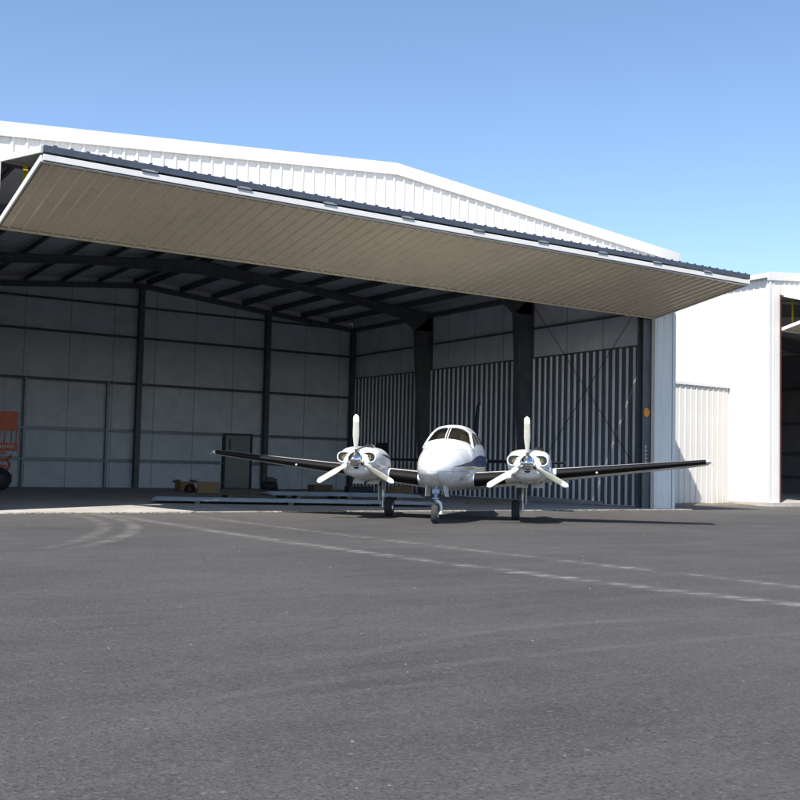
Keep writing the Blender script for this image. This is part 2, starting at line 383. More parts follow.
def hangar_shell(root, LX, RX, MX, F, B, OL, OR, OH, ZR, ZE, mat_out, frames, lining, groundz=0):
    zr = lambda x: ZR - (ZR-ZE)*abs(x-MX)/(RX-MX)
    # front wall sheet: ribbed face over a solid core, around the opening
    m = MB(); t = lambda u: zr(u) - .12
    P = lambda u, off, z: (u, F - .03 - off, z)
    ribbed(m, ribs(LX, OL-.06), lambda u: .03, t, P); ribbed(m, ribs(OR+.06, RX), lambda u: .03, t, P)
    ribbed(m, ribs(OL-.06, OR+.06) if False else ribs(OL-.055, OR+.055), lambda u: OH+.06, t, P)
    for a, b, z0 in ((LX, OL, .03), (OR, RX, .03)): m.box(a+.004, b, F-.028, F+.12, z0, zr(a if a == LX else b)-.16)
    m.prism([(OL, F-.028, OH), (OR, F-.028, OH), (OR, F-.028, zr(OR)-.16), (MX, F-.028, zr(MX)-.16), (OL, F-.028, zr(OL)-.16)], (0, .15, 0))
    obj('front_wall', m, mat_out, root)
    # side walls
    for sx, name in ((-1, 'side_wall'), (1, 'side_wall')):
        X = LX if sx < 0 else RX; m = MB()
        ribbed(m, ribs(F, B), lambda u: .03, lambda u: ZE-.08, lambda u, off, z: (X + sx*(.004+off), u, z))
        m.box(min(X, X-sx*.1), max(X, X-sx*.1), F+.124, B, .03, ZE-.14)
        obj(name, m, mat_out, root)
    # back wall
    m = MB(); m.prism([(LX+.105, B, .03), (RX-.105, B, .03), (RX-.105, B, ZE-.2), (MX, B, ZR-.2), (LX+.105, B, ZE-.2)], (0, .1, 0))
    ribbed(m, ribs(LX, RX), lambda u: .03, t, lambda u, off, z: (u, B+.104+off, z))
    obj('back_wall', m, mat_out, root)
    # roof with ribbed sheet
    m = MB()
    for a, b in ((LX-.12, MX), (MX, RX+.12)):
        za, zb = zr(a), zr(b)
        m.prism([(a, F-.07, za), (b, F-.07, zb), (b, F-.07, zb-.09), (a, F-.07, za-.09)], (0, B+.3-F+.07, 0))
    pr = ribs(F-.06, B+.28, minor=False)
    for a, b in ((LX-.12, MX), (MX, RX+.12)):
        oo = len(m.v)
        for u, off in pr: m.v += [(a, u, zr(a)+.003+off), (b, u, zr(b)+.003+off)]
        for i in range(len(pr)-1): m.f.append((oo+2*i, oo+2*i+2, oo+2*i+3, oo+2*i+1))
    obj('roof', m, mat_out, root)
    # rake fascia and eave gutters
    for a, b in ((LX-.14, MX), (MX, RX+.14)):
        m = MB(); za, zb = zr(a)+.045, zr(b)+.045
        m.prism([(a, F-.10, za), (b, F-.10, zb), (b, F-.10, zb-.32), (a, F-.10, za-.32)], (0, .028, 0))
        m.prism([(a, F-.072, za-.27), (b, F-.072, zb-.27), (b, F-.072, zb-.31), (a, F-.072, za-.31)], (0, .008, 0))
        obj('rake_fascia', m, M_['trim'], root, bevel=.008)
    for X, sx in ((LX, -1), (RX, 1)):
        m = MB(); a, b = sorted((X+sx*.125, X+sx*.24)); m.box(a, b, F-.07, B+.28, ZE-.2, ZE-.02)
        m.box(min(X+sx*.04, X+sx*.12), max(X+sx*.04, X+sx*.12), F-.06, B+.27, ZE-.14, ZE-.10)
        obj('gutter', m, M_['trim'], root, bevel=.01)
    # corner trims at the outer corners, jamb trims, header trim
    for X, sx in ((LX, -1), (RX, 1)):
        m = MB(); a, b = sorted((X - sx*.10, X + sx*.04)); m.box(a, b, F-.07, F-.062, .03, ZE-.15)
        a, b = sorted((X+sx*.036, X+sx*.044)); m.box(a, b, F-.062, F+.09, .03, ZE-.15)
        obj('corner_trim', m, M_['trim'], root)
    # end plates closing the insulation
    return zr

H = thing('aircraft_hangar', 'large white metal hangar, its wide folding door raised like an awning over the airplane', 'hangar', (MX, F, 0))
hangar_shell(H, LX, RX, MX, F, B, OL, OR, OH, ZR, ZE, M_['white'], None, None)

# ---- inside lining: insulation
m = MB(); e = .012
m.prism([(LX+.12, B-e, .03), (RX-.12, B-e, .03), (RX-.12, B-e, ZE-.25), (MX, B-e, ZR-.25), (LX+.12, B-e, ZE-.25)], (0, .01, 0))
obj('insulation', m, M_['insul'], H)
m = MB().box(RX-.112, RX-.102, F+.13, B-.02, 5.36, ZE-.2); obj('insulation', m, M_['insul'], H)
m = MB().box(LX+.102, LX+.112, F+.13, B-.02, .03, ZE-.2); obj('insulation', m, M_['insul'], H)
m = MB()
for a, b in ((LX+.12, MX), (MX, RX-.12)):
    # sagging blanket between purlins
    def fr(u, v, a=a, b=b):
        x = a + (b-a)*u; ph = (abs(x-MX) % 1.52)/1.52
        return (x, F+.13 + (B-F-.15)*v, zroof(x, -.17) - .05*math.sin(PI*ph)**2)
    m.grid(fr, 72, 2)
obj('insulation', m, M_['insul'], H, smooth=True)

# ---- steel frames: tapered columns and rafters at Y1, Y2, front; light end frame at the back wall
def ibeam_poly(mb, poly_outer, y, w=.2, tf=.016):
    pass
def frame(y, top=-.45):
    for sx in (-1, 1):
        X = RX if sx > 0 else LX
        xo = X - sx*.115
        # column: web plate + flanges (tapered: narrow at base)
        m = MB(); xi0, xi1 = X - sx*.52, X - sx*.98; zt = 7.72
        m.prism([(xo, y-.006, .03), (xi0, y-.006, .03), (xi1, y-.006, 7.0), (xo, y-.006, zt)], (0, .012, 0))
        m.prism([(xi0, y-.12, .03), (xi0 - sx*.016, y-.12, .03), (xi1 - sx*.016, y-.12, 7.0), (xi1, y-.12, 7.0)], (0, .24, 0))
        m.prism([(xo, y-.12, .03), (xo - sx*.016, y-.12, .03), (xo - sx*.016, y-.12, zt), (xo, y-.12, zt)], (0, .24, 0))
        for z in (2.4, 4.9): m.box(min(xo, xi0)+.02, max(xo, xi0)-.02, y-.09, y-.007, z, z+.012)
        m.box(min(xo, xi0-sx*.08), max(xo, xi0-sx*.08), y-.17, y+.17, .028, .05)
        obj('column', m, M_['steel'], H)
        # rafter
        m = MB(); zt = lambda x: zroof(x, -.46)
        pts_b = [(xi1, 7.0), (X - sx*1.6, 7.42), (X - sx*3.2, 7.72), (X - sx*6.5, 8.08), (MX, 8.22)]
        poly = [(MX, y-.006, zt(MX)), (xo, y-.006, zt(xo)), (xo, y-.006, 7.0)] + [(a, y-.006, b) for a, b in pts_b]
        m.prism(poly, (0, .012, 0))
        for (a, za), (b, zb) in zip(pts_b[:-1], pts_b[1:]):
            m.prism([(a, y-.12, za), (b, y-.12, zb), (b, y-.12, zb+.018), (a, y-.12, za+.018)], (0, .24, 0))
        m.prism([(xo, y-.12, zt(xo)), (MX, y-.12, zt(MX)), (MX, y-.12, zt(MX)-.016), (xo, y-.12, zt(xo)-.016)], (0, .24, 0))
        obj('rafter', m, M_['steel'], H)
frame(Y1); frame(Y2)
# front frame: straight jamb columns and header truss
for sx in (-1, 1):
    m = MB(); a, b = (OR-.32, OR+.3) if sx > 0 else (OL-.3, OL+.02)
    m.box(a, b, F+.16, F+.19, .03, 7.7); m.box(a, b, F+.40, F+.42, .03, 7.7); m.box((a+b)/2-.01, (a+b)/2+.01, F+.19, F+.40, .03, 7.7)
    obj('column', m, M_['steel'], H)
m = MB(); m.box(OL, OR, F+.16, F+.5, 7.52, 7.56); m.box(OL, OR, F+.3, F+.32, 7.56, 8.0); m.box(OL, OR, F+.2, F+.5, 8.0, 8.03)
obj('header_beam', m, M_['steel'], H)
# back end frame
for sx in (-1, 1):
    m = MB(); X = RX if sx > 0 else LX
    m.prism([(MX, B-.33, zroof(MX, -.44)), (X-sx*.12, B-.33, zroof(X, -.44)), (X-sx*.12, B-.33, zroof(X, -.66)), (MX, B-.33, zroof(MX, -.66))], (0, .1, 0))
    obj('rafter', m, M_['steel'], H)
for x in (MX, 20.65, 8.71, RX-.26, LX+.26):
    m = MB(); z1 = zroof(x, -.6); w = .11
    m.box(x-w, x+w, B-.47, B-.455, .03, z1); m.box(x-.008, x+.008, B-.455, B-.235, .03, z1); m.box(x-w, x+w, B-.235, B-.22, .03, z1)
    obj('column', m, M_['steel'], H)
# purlins (Z sections), running from front to back
k = 0
for sx in (-1, 1):
    for i in range(8):
        x = MX + sx*(.3 + 1.50*i)
        if abs(x-MX) > RX-MX-.2: continue
        zt = zroof(x, -.24)
        m = MB(); m.box(x-.006, x+.006, F+.15, B-.02, zt-.2, zt); m.box(min(x, x+sx*.07), max(x, x+sx*.07), F+.15, B-.02, zt-.206, zt-.2); m.box(min(x, x-sx*.07), max(x, x-sx*.07), F+.15, B-.02, zt, zt+.006)
        m.box(min(x+sx*.064, x+sx*.07), max(x+sx*.064, x+sx*.07), F+.15, B-.02, zt-.2, zt-.18)
        obj('purlin', m, M_['steel'], H)
# girts
def girt_y(x0, x1, z, y, mt='girt'):
    m = MB(); m.box(x0, x1, y-.2, y-.02, z, z+.006); m.box(x0, x1, y-.206, y-.2, z-.065, z+.006); m.box(x0, x1, y-.024, y-.018, z, z+.06); m.box(x0, x1, y-.2, y-.18, z-.065, z-.06)
    obj('girt', m, M_[mt], H)
for z in (1.18, 2.44, 4.44, 6.43, 7.75):
    xa, xb = LX+.13, RX-.13
    if z > 7.7: xb = min(xb, MX + (ZR-.5-z)*(RX-MX)/(ZR-ZE)); xa = 2*MX-xb
    segs = [(xa, xb)]
    if z == 1.18: segs = [(xa, 18.72), (20.06, xb)]
    for a, b in segs: girt_y(a, b, z, B-.01, 'girt' if z < 3 else 'steel')
for x in (10.08, 13.43):
    m = MB(); m.box(x-.05, x+.05, B-.235, B-.03, .03, 4.43); obj('stud', m, M_['girt'], H)
for z in (6.45,):
    m = MB(); X = RX-.11
    m.box(X-.2, X, F+.16, B-.25, z, z+.006); m.box(X-.206, X-.2, F+.16, B-.25, z-.07, z+.006); m.box(X-.2, X-.18, F+.16, B-.25, z-.07, z-.064)
    obj('girt', m, M_['steel'], H)
for z in (1.2, 2.44, 4.44, 6.45):
    m = MB(); X = LX+.115
    m.box(X, X+.2, F+.16, B-.25, z, z+.006); m.box(X+.2, X+.206, F+.16, B-.25, z-.07, z+.006)
    obj('girt', m, M_['steel'], H)
m = MB().box(RX-.37, RX-.12, F+.45, B-.25, zroof(RX, -.62), zroof(RX, -.45)); obj('eave_strut', m, M_['steel'], H)
m = MB().box(LX+.12, LX+.37, F+.45, B-.25, zroof(RX, -.62), zroof(RX, -.45)); obj('eave_strut', m, M_['steel'], H)

# ---- liner: light caught by the ribs painted as two tones, dark sheet and pale ribs up to 5.36 m on the right wall
m = MB(); pr = ribs(F+.45, B-.05, .32, .035, minor=False)
X = RX-.114
m.box(X-.006, X, F+.13, B-.03, .03, 5.34)
ln = obj('liner', m, M_['liner'], H)
m = MB(); k = 0; y = F+.62
while y < B-.1:
    jy = random.uniform(-.006, .006)
    m.prism([(X-.007, y-.055+jy, .05), (X-.007, y+.055+jy, .05), (X-.040, y+.036+jy, .05), (X-.040, y-.036+jy, .05)], (0, 0, 5.27))
    y += .32
m.box(X-.045, X-.008, F+.5, B-.05, .03, .048)
obj('rib', m, M_['lit_rib'], ln)
m = MB().box(RX-.17, RX-.115, F+.13, B-.03, 5.33, 5.37); obj('flashing', m, M_['steel'], ln)
m = MB().box(RX-.20, RX-.125, 39.92, 40.72, 1.5, 2.25); obj('electrical_box', m, M_['dark'], H, bevel=.01)

# ---- cross bracing in the front bay
for p, q in (((RX-.3, Y2-.15, 7.45), (RX-.3, F+.65, .55)), ((RX-.34, F+.6, 7.3), (RX-.34, Y2-.15, .6))):
    m = MB().tube([p, q], .011, 6); obj('brace_rod', m, M_['cable'], H)
m = MB(); m.box(RX-.40, RX-.34, F+.55, F+.7, .2, .62)
pts_ = [(RX-.5+.03*math.sin(i*1.3), F+.62+.05*math.cos(i*2.1), 1.3-.06*i) for i in range(18)]
m.tube(pts_, .022, 6); m.tube([(a+.04, b+.05, c-.04) for a, b, c in pts_[6:]], .03, 6)
obj('hanging_rope', m, M_['cable']); tag(bpy.data.objects['hanging_rope'], 'dark rope hanging at the foot of the front right column', 'rope')

# ---- small orange sign and white lettering plate on the front right column
m = MB().prism([(OR-.165+.13*math.cos(a_)*(1+.1*math.cos(3*a_)), F+.14, 3.05+.15*math.sin(a_)) for a_ in [2*PI*k_/9 for k_ in range(9)]], (0, .018, 0)); m.box(OR-.19, OR-.14, F+.13, F+.139, 2.98, 3.12)
tag(obj('sign', m, M_['signor'], loc=(OR-.16, F+.15, 2.82), bevel=.006), 'small orange sign fixed high on the front right column', 'sign')
m = MB()
for i, z in enumerate((1.95, 1.83, 1.71, 1.59, 1.47, 1.35)):
    m.box(OR-.21, OR-.20+.06+(.02 if i % 2 else 0), F+.150, F+.157, z, z+.025); m.box(OR-.21, OR-.19, F+.150, F+.157, z-.04, z+.06)
obj('stencil', m, M_['text'], H)

# ---- personnel door in the back wall
m = MB().box(18.79, 20.0, B-.20, B-.16, .06, 2.42); dr = obj('door', m, M_['mdoor'], H, bevel=.006)
m = MB(); m.box(18.70, 18.785, B-.24, B-.03, .03, 2.5); m.box(20.005, 20.09, B-.24, B-.03, .03, 2.5); m.box(18.785, 20.005, B-.24, B-.03, 2.425, 2.5)
obj('frame', m, M_['dark'], dr)
m = MB().tube([(19.90, B-.27, 1.02), (19.90, B-.20, 1.02)], .02, 8); m.tube([(19.90, B-.27, 1.02), (19.78, B-.27, 1.02)], .012, 8); obj('handle', m, M_['sheet'], dr)
m = MB().box(18.97, 19.04, B-.206, B-.201, 1.75, 2.25); obj('window', m, M_['dark'], dr)

# ---- bifold door, folded out
def bifold(root, OL, OR, F, hz, rz, fz, prj, straps, hood=True):
    L0, L1 = OL+.0, OR-.0; YF = F - prj
    # lower panel: rear edge (F-.02, rz) front edge (YF, fz). underside ribbed
    def P(u, v, w):    # u along X, v 0 rear..1 front, w thickness upwards
        y = (F-.02) + (YF-(F-.02))*v; z = rz + (fz-rz)*v
        return (u, y, z + w)
    dp = bpy.data.objects.new('folding_door', None); C.objects.link(dp); dp.parent = root; dp.empty_display_size = .3
    m = MB(); pr = ribs(L0+.05, L1-.05, PITCH, .04, minor=False)
    o_ = 0
    for u, off in pr: m.v += [P(u, .012, -off), P(u, .985, -off)]
    for i in range(len(pr)-1): m.f.append((2*i, 2*i+2, 2*i+3, 2*i+1))
    lower = obj('lower_panel', m, M_['under'], dp)
    m = MB()
    for a, b, w0, w1 in ((0, 1, .004, .05),):
        m.add([P(L0+.02, 0, w0), P(L1-.02, 0, w0), P(L1-.02, 1, w0), P(L0+.02, 1, w0), P(L0+.02, 0, w1), P(L1-.02, 0, w1), P(L1-.02, 1, w1), P(L0+.02, 1, w1)],
              [(0,1,2,3),(7,6,5,4),(0,4,5,1),(1,5,6,2),(2,6,7,3),(3,7,4,0)])
    obj('panel_core', m, M_['steel'], dp)
    # edge trims: front (white), sides, rear
    m = MB(); m.beam((L0, YF-.03, fz+.035), (L1, YF-.03, fz+.035), .05, .115)
    m.beam((L0, YF+.02, fz-.045), (L1, YF+.02, fz-.045), .11, .012)
    obj('edge_trim', m, M_['trim'], dp, bevel=.006)
    m = MB(); m.beam((L0+.02, YF+.12, fz-.041), (L1-.02, YF+.12, fz-.041), .07, .01); obj('drip_edge', m, M_['grey'], dp)
    for X in (L0-.02, L1+.02):
        m = MB(); m.beam((X, F-.02, rz+.02), (X, YF, fz+.02), .04, .13); obj('edge_trim', m, M_['trim'], dp, bevel=.006)
    m = MB(); m.beam((L0, F+.01, rz), (L1, F+.01, rz), .05, .10); obj('bottom_rail', m, M_['under'] if hood else M_['trim'], dp)
    # upper panel: from header (F-.08, hz) to the front (YF, fz+.2)
    uz = fz + .20
    m = MB(); q = [(F-.08, hz-.03), (YF-.02, uz-.06), (YF-.02, uz+.03), (F-.08, hz+.06)]
    m.prism([(L0, a, b) for a, b in q], (L1-L0, 0, 0)); obj('upper_panel', m, M_['grey'], dp)
    m = MB(); pr = ribs(L0, L1, PITCH, .03, minor=False)
    for u, off in pr: m.v += [(u, F-.07, hz+.064+off), (u, YF-.05, uz+.034+off)]
    for i in range(len(pr)-1): m.f.append((2*i, 2*i+2, 2*i+3, 2*i+1))
    obj('panel_sheet', m, M_['trim'], dp)
    for X in (L0-.025, L1+.025):
        m = MB(); m.beam((X, F-.08, hz+.015), (X, YF-.02, uz-.015), .04, .13); obj('edge_trim', m, M_['trim'], dp)
    m = MB(); m.beam((L0, YF-.055, uz-.005), (L1, YF-.055, uz-.005), .02, .125)
    for i in range(int((L1-L0)/PITCH)):      # rib ends standing over the seal
        x = math.ceil(L0/PITCH)*PITCH + i*PITCH
        if x < L1-.05: m.box(x-.035, x+.035, YF-.06, YF-.04, uz+.055, uz+.085)
    obj('weather_seal', m, M_['seal'], dp)
    # hinges between the two panels
    for i in range(1, int((L1-L0-.3)/2.0)+1):
        x = L0 + 2.01*i
        m = MB(); m.tube([(x-.16, YF-.075, fz+.115), (x+.16, YF-.075, fz+.115)], .016, 10); m.box(x-.10, x+.10, YF-.068, YF-.062, fz+.085, fz+.15)
        obj('hinge', m, M_['grey'], dp)
    for x in straps:
        m = MB(); m.beam((x, F-.12 if False else F+.02, rz+.05), (x, F+.02, hz-.005), .008, .10, (1, 0, 0)); obj('strap', m, M_['yellow'], dp)
    return dp
bifold(H, OL, OR, F, OH, 6.07, 6.66, 3.60, (5.19, 9.9, 14.6, 19.3, 24.0))

# ================================================================== SECOND HANGAR
X2, F2, B2 = 32.65, 24.95, 45.4
R2 = X2 + 21.6; M2 = (X2+R2)/2
H2 = thing('aircraft_hangar', 'white metal hangar cut by the right edge of the photo, its folding door partly raised', 'hangar', (M2, F2, 0))
hangar_shell(H2, X2, R2, M2, F2, B2, 33.32, 53.4, 8.0, 9.75, 8.75, M_['white'], None, None)
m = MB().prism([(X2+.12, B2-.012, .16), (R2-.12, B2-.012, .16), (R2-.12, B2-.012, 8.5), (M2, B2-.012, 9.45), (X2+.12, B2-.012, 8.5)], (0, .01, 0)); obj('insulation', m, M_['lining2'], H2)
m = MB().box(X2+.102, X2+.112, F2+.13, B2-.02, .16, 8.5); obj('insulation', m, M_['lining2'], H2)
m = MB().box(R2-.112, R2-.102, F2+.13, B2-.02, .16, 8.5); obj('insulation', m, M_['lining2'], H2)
for z in (1.1, 2.5, 4.3, 6.4):
    m = MB().box(R2-.3, R2-.115, F2+.2, B2-.25, z-.06, z+.1); obj('girt', m, M_['steel'], H2)
for z in (1.3, 2.5, 4.4, 6.4):
    m = MB().box(X2+.12, R2-.12, B2-.2, B2-.02, z-.06, z+.1); obj('girt', m, M_['steel'], H2)
    m = MB().box(X2+.115, X2+.3, F2+.2, B2-.25, z-.06, z+.1); obj('girt', m, M_['steel'], H2)
for x in (38.0, 43.4, 47.9, 51.5):
    m = MB().box(x-.14, x+.14, B2-.45, B2-.21, .16, 8.6); obj('column', m, M_['steel'], H2)
for y in (31.0, 37.0):
    m = MB().box(X2+.12, X2+.75, y-.12, y+.12, .16, 8.6); obj('column', m, M_['steel'], H2)
    m = MB().box(R2-.75, R2-.12, y-.12, y+.12, .16, 8.6); obj('column', m, M_['steel'], H2)
    for a, b in ((X2+.12, M2), (M2, R2-.12)):
        za = 8.5 if a < M2-1 else 9.4; zb = 9.4 if a < M2-1 else 8.5
        m = MB().prism([(a, y-.1, za), (b, y-.1, zb), (b, y-.1, zb-.6), (a, y-.1, za-.6)], (0, .2, 0)); obj('rafter', m, M_['steel'], H2)
m = MB().box(33.285, 33.325, F2-.075, F2+.15, .16, 8.0); obj('jamb_trim', m, M_['rust'], H2)
m = MB().box(33.32, 33.44, F2+.13, F2+.5, .16, 7.95); obj('column', m, M_['rust'], H2)
m = MB(); m.box(33.32, 53.4, F2-.13, F2-.07, 7.98, 8.26); obj('header_trim', m, M_['trim'], H2, bevel=.006)
bifold(H2, 33.44, 53.3, F2, 8.0, 6.68, 7.18, 2.2, (34.12, 40, 46, 52), hood=False)

# ================================================================== LOW LINK WALL between the hangars
YW = 26.75
L_ = thing('link_wall', 'low cream ribbed metal wall joining the two white hangars', 'wall', ((RX+X2)/2, YW, 0))
m = MB(); ribbed(m, ribs(RX+.1, X2-.06), lambda u: .04, lambda u: 4.56, lambda u, off, z: (u, YW-off, z)); m.box(RX+.1, X2-.06, YW+.003, YW+.12, .0, 4.55)
obj('siding', m, M_['cream'], L_)
m = MB(); m.box(RX+.1, X2-.05, YW-.07, YW+.16, 4.565, 4.585); m.box(RX+.1, X2-.05, YW-.075, YW-.068, 4.49, 4.585)
x = RX+.3
while x < X2-.2:
    m.box(x-.06, x+.06, YW-.066, YW-.035, 4.47, 4.51); x += PITCH
obj('cap_flashing', m, M_['trim'], L_)
m = MB().box(29.0, 29.42, YW-.06, YW-.032, .04, 4.48); obj('corner_trim', m, M_['grey'], L_)
# dirt and dry weeds at its foot
s = MB(); N = 60; vs = []
for i in range(N+1):
    x = RX+.3 + (33.3-RX-.3)*i/N
    w = .55 + .35*mnoise.noise(Vector((x*.8, 4, 0))) + (.2 if x < X2 else 0)
    yb = YW if x < X2-.1 else F2-.1
    if x >= X2-.1: w = .12 + .1*mnoise.noise(Vector((x*2, 4, 0)))
    vs += [(x, yb-w, .003), (x, yb-w*.5, .03+.02*mnoise.noise(Vector((x*5, 1, 0)))), (x, yb-.005, .045)]
s.add(vs, [(3*i, 3*i+3, 3*i+4, 3*i+1) for i in range(N)] + [(3*i+1, 3*i+4, 3*i+5, 3*i+2) for i in range(N)])
tag(obj('dirt', s, M_['dirt']), 'strip of brown dirt along the foot of the cream wall', 'dirt', kind='stuff')
s = MB()
for i in range(900):
    if random.random() < .8: cx = random.choice([26.6, 27.9, 28.9, 30.1, 30.8, 31.9, 32.6]) + random.gauss(0, .22); y = YW - abs(random.gauss(.2, .15)) - .03
    else: cx = random.uniform(32.7, 35); y = F2 - .12 - abs(random.gauss(0, .06))
    h = random.uniform(.04, .16); dx, dy = random.gauss(0, .05), random.gauss(0, .05)
    s.add([(cx-.006, y, 0), (cx+.006, y+.003, 0), (cx+dx, y+dy, h)], [(0, 1, 2)])
tag(obj('weeds', s, M_['weed']), 'dry weeds sprouting along the foot of the walls at right', 'weeds', kind='stuff')
s = MB()
for i in range(70):
    d = random.uniform(3.5, 21); a = ya + random.uniform(-.42, .42); x, y = d*math.sin(a), d*math.cos(a)
    if y > 22: continue
    r = random.uniform(.004, .010) * (1 + d/30)
    vs = [(x+r*random.uniform(.6,1.2)*math.cos(t), y+r*random.uniform(.6,1.2)*math.sin(t), 0) for t in [k*PI/3 for k in range(6)]]
    s.add(vs + [(x+random.uniform(-r,r)*.3, y, r*.8)], [(k, (k+1)%6, 6) for k in range(6)])
tag(obj('pebbles', s, M_['stone']), 'tiny pale stones scattered on the asphalt', 'pebbles', kind='stuff')

# ================================================================== THINGS ON THE HANGAR FLOOR
ZF = .028
def crate(name, c, sz, rz, mt, label, cat, flaps=False, group=None):
    t = thing(name, label, cat, (c[0], c[1], c[2]), 0, group)
    m = MB().obox((c[0], c[1], c[2]+sz[2]/2), sz, (0, 0, rz)); obj('box_body', m, M_[mt], t, bevel=.012)
    if flaps:
        for sgn in (-1, 1):
            m = MB(); d = Vector((math.cos(rz), math.sin(rz), 0))*(sz[0]/2)*sgn
            m.obox((c[0]+d.x*1.25, c[1]+d.y*1.25, c[2]+sz[2]+.02), (sz[0]*.35, sz[1]*.96, .008), (0, sgn*.5, rz)); obj('flap', m, M_[mt], t)
    return t
crate('cardboard_box', (15.05, 38.3, ZF), (.62, .45, .38), .2, 'card', 'plain brown cardboard box on the floor, left of the bigger box', 'box', True, 'boxes on the hangar floor')
crate('cardboard_box', (15.15, 36.2, ZF), (.78, .6, .42), -.35, 'card', 'bigger brown cardboard box with open flaps behind the sheet stack', 'box', True, 'boxes on the hangar floor')
# folded dark bag between boxes
m = MB().lathe([(0, .33), (.08, .32), (.17, .26), (.22, .14), (.2, .03), (.12, 0), (0, 0)], (14.75, 37.0, ZF), 'z', 14)
m.v = [(a + .04*mnoise.noise(Vector((a*6, b*6, c*6))), b, c) for a, b, c in m.v]
tag(obj('bag', m, M_['rust'], loc=(14.75, 37.0, ZF), smooth=True), 'dark red bag slumped between the two cardboard boxes', 'bag')
# dark compressor-like heap by the personnel door
t = thing('air_compressor', 'small dark air compressor by the back column next to the grey door', 'compressor', (19.3, 39.6, ZF))
m = MB().lathe([(0, -.36), (.1, -.35), (.16, -.3), (.17, 0), (.16, .3), (.1, .35), (0, .36)], (19.3, 39.6, .24), 'x', 16); obj('tank', m, M_['dark'], t, smooth=True)
m = MB().box(19.15, 19.45, 39.47, 39.73, .40, .62); m.box(19.4, 19.62, 39.5, 39.7, .4, .55); obj('motor', m, M_['steel'], t, bevel=.02)
for dx in (-.22, .22):
    m = MB().lathe([(.0, -.03), (.09, -.03), (.1, 0), (.09, .03), (0, .03)], (19.3+dx, 39.42, .13), 'y', 14); obj('wheel', m, M_['rubber'], t)
m = MB().tube([(18.98, 39.6, .3), (18.8, 39.6, .62), (18.95, 39.6, .66)], .015, 6); obj('handle', m, M_['steel'], t)

# long stacks of sheet metal on dark timbers
def stack(p0, p1, w, zb, nsh, mt, label, name='metal_sheet_stack', group='stacks of long metal sheets on timbers', jag=.25):
    t = thing(name, label, 'sheet stack', ((p0[0]+p1[0])/2, (p0[1]+p1[1])/2, ZF), 0, group)
    d = Vector((p1[0]-p0[0], p1[1]-p0[1], 0)); L = d.length; d.normalize(); nrm = Vector((-d.y, d.x, 0))
    for i in range(nsh):
        a = Vector((p0[0], p0[1], 0)) + d*random.uniform(-jag, jag) + nrm*random.uniform(-.05, .05); b = a + d*(L + random.uniform(-jag, jag))
        m = MB(); nr = 7; z = zb + .018*i
        pr = []
        for k in range(nr):
            u = -w/2 + w*k/(nr-1); pr += [(u-.03, 0), (u-.01, .016), (u+.01, .016), (u+.03, 0)]
        oo = []
        for e_ in (a, b):
            for u, off in pr: oo.append(e_ + nrm*u + Vector((0, 0, z+off)))
            for u, off in reversed(pr): oo.append(e_ + nrm*u + Vector((0, 0, z+off-.004)))
        n_ = 2*len(pr)
        m.add(oo, [(k, (k+1) % n_, (k+1) % n_ + n_, k+n_) for k in range(n_)] + [tuple(range(n_)), tuple(range(n_, 2*n_))])
        obj('sheet', m, M_[mt], t)
    nb = max(3, int(L/2.2))
    for i in range(nb):
        c = Vector((p0[0], p0[1], 0)) + d*(L*(i+.5)/nb)
        m = MB().beam(c - nrm*w*.55 + Vector((0, 0, (ZF+zb)/2)), c + nrm*w*.55 + Vector((0, 0, (ZF+zb)/2)), .14, zb-ZF); obj('timber', m, M_['wood'], t)
    return t
stack((10.0, 27.9), (17.0, 24.9), 1.5, .11, 3, 'sheet', 'longest stack of pale metal sheets, lying nearest the apron left of the airplane')
stack((15.0, 30.6), (19.6, 28.9), 1.2, .17, 5, 'tarp', 'shorter stack of bluish metal sheets behind the left engine of the airplane')
stack((13.0, 31.8), (18.5, 31.0), .6, .12, 2, 'wood', 'low stack of brown boards behind the long metal sheet stack', jag=.1)
for (x, y), lab in (((20.4, 25.9), 'loose dark plank on the slab, right of the long metal sheet stack'), ((10.9, 30.3), 'loose dark plank on the slab, behind the left end of the long metal sheet stack')):
    m = MB().obox((x, y, ZF+.03), (1.7, .14, .06), (0, 0, -.3))
    tag(obj('plank', m, M_['wood'], loc=(x, y, ZF)), lab, 'plank', 'loose planks on the slab')
# low things seen beneath the airplane, against the right wall
for k, (x, y, sx_, sz_, rz, mt, lab) in enumerate((
    (20.3, 37.0, .9, .34, .1, 'wood', 'low wooden crate at left of the three behind the left engine'),
    (21.9, 36.6, 1.1, .30, -.15, 'dark', 'low black crate in the middle of the three behind the left engine'),
    (23.4, 35.8, .9, .36, .25, 'card', 'low brown crate at right of the three, in front of the ribbed wall'))):
    crate('crate', (x, y, ZF), (sx_, .5, sz_), rz, mt, lab, 'crate', False, 'low crates along the ribbed wall')
# leaning rail along the liner foot
m = MB().beam((24.9, 30.0, .16), (24.85, 25.6, .10), .05, .10); m.beam((24.75, 30.2, .06), (24.7, 25.9, .06), .09, .05)
tag(obj('steel_channel', m, M_['sheet'], loc=(24.85, 27.8, ZF)), 'long pale steel channel lying along the foot of the ribbed wall', 'channel')

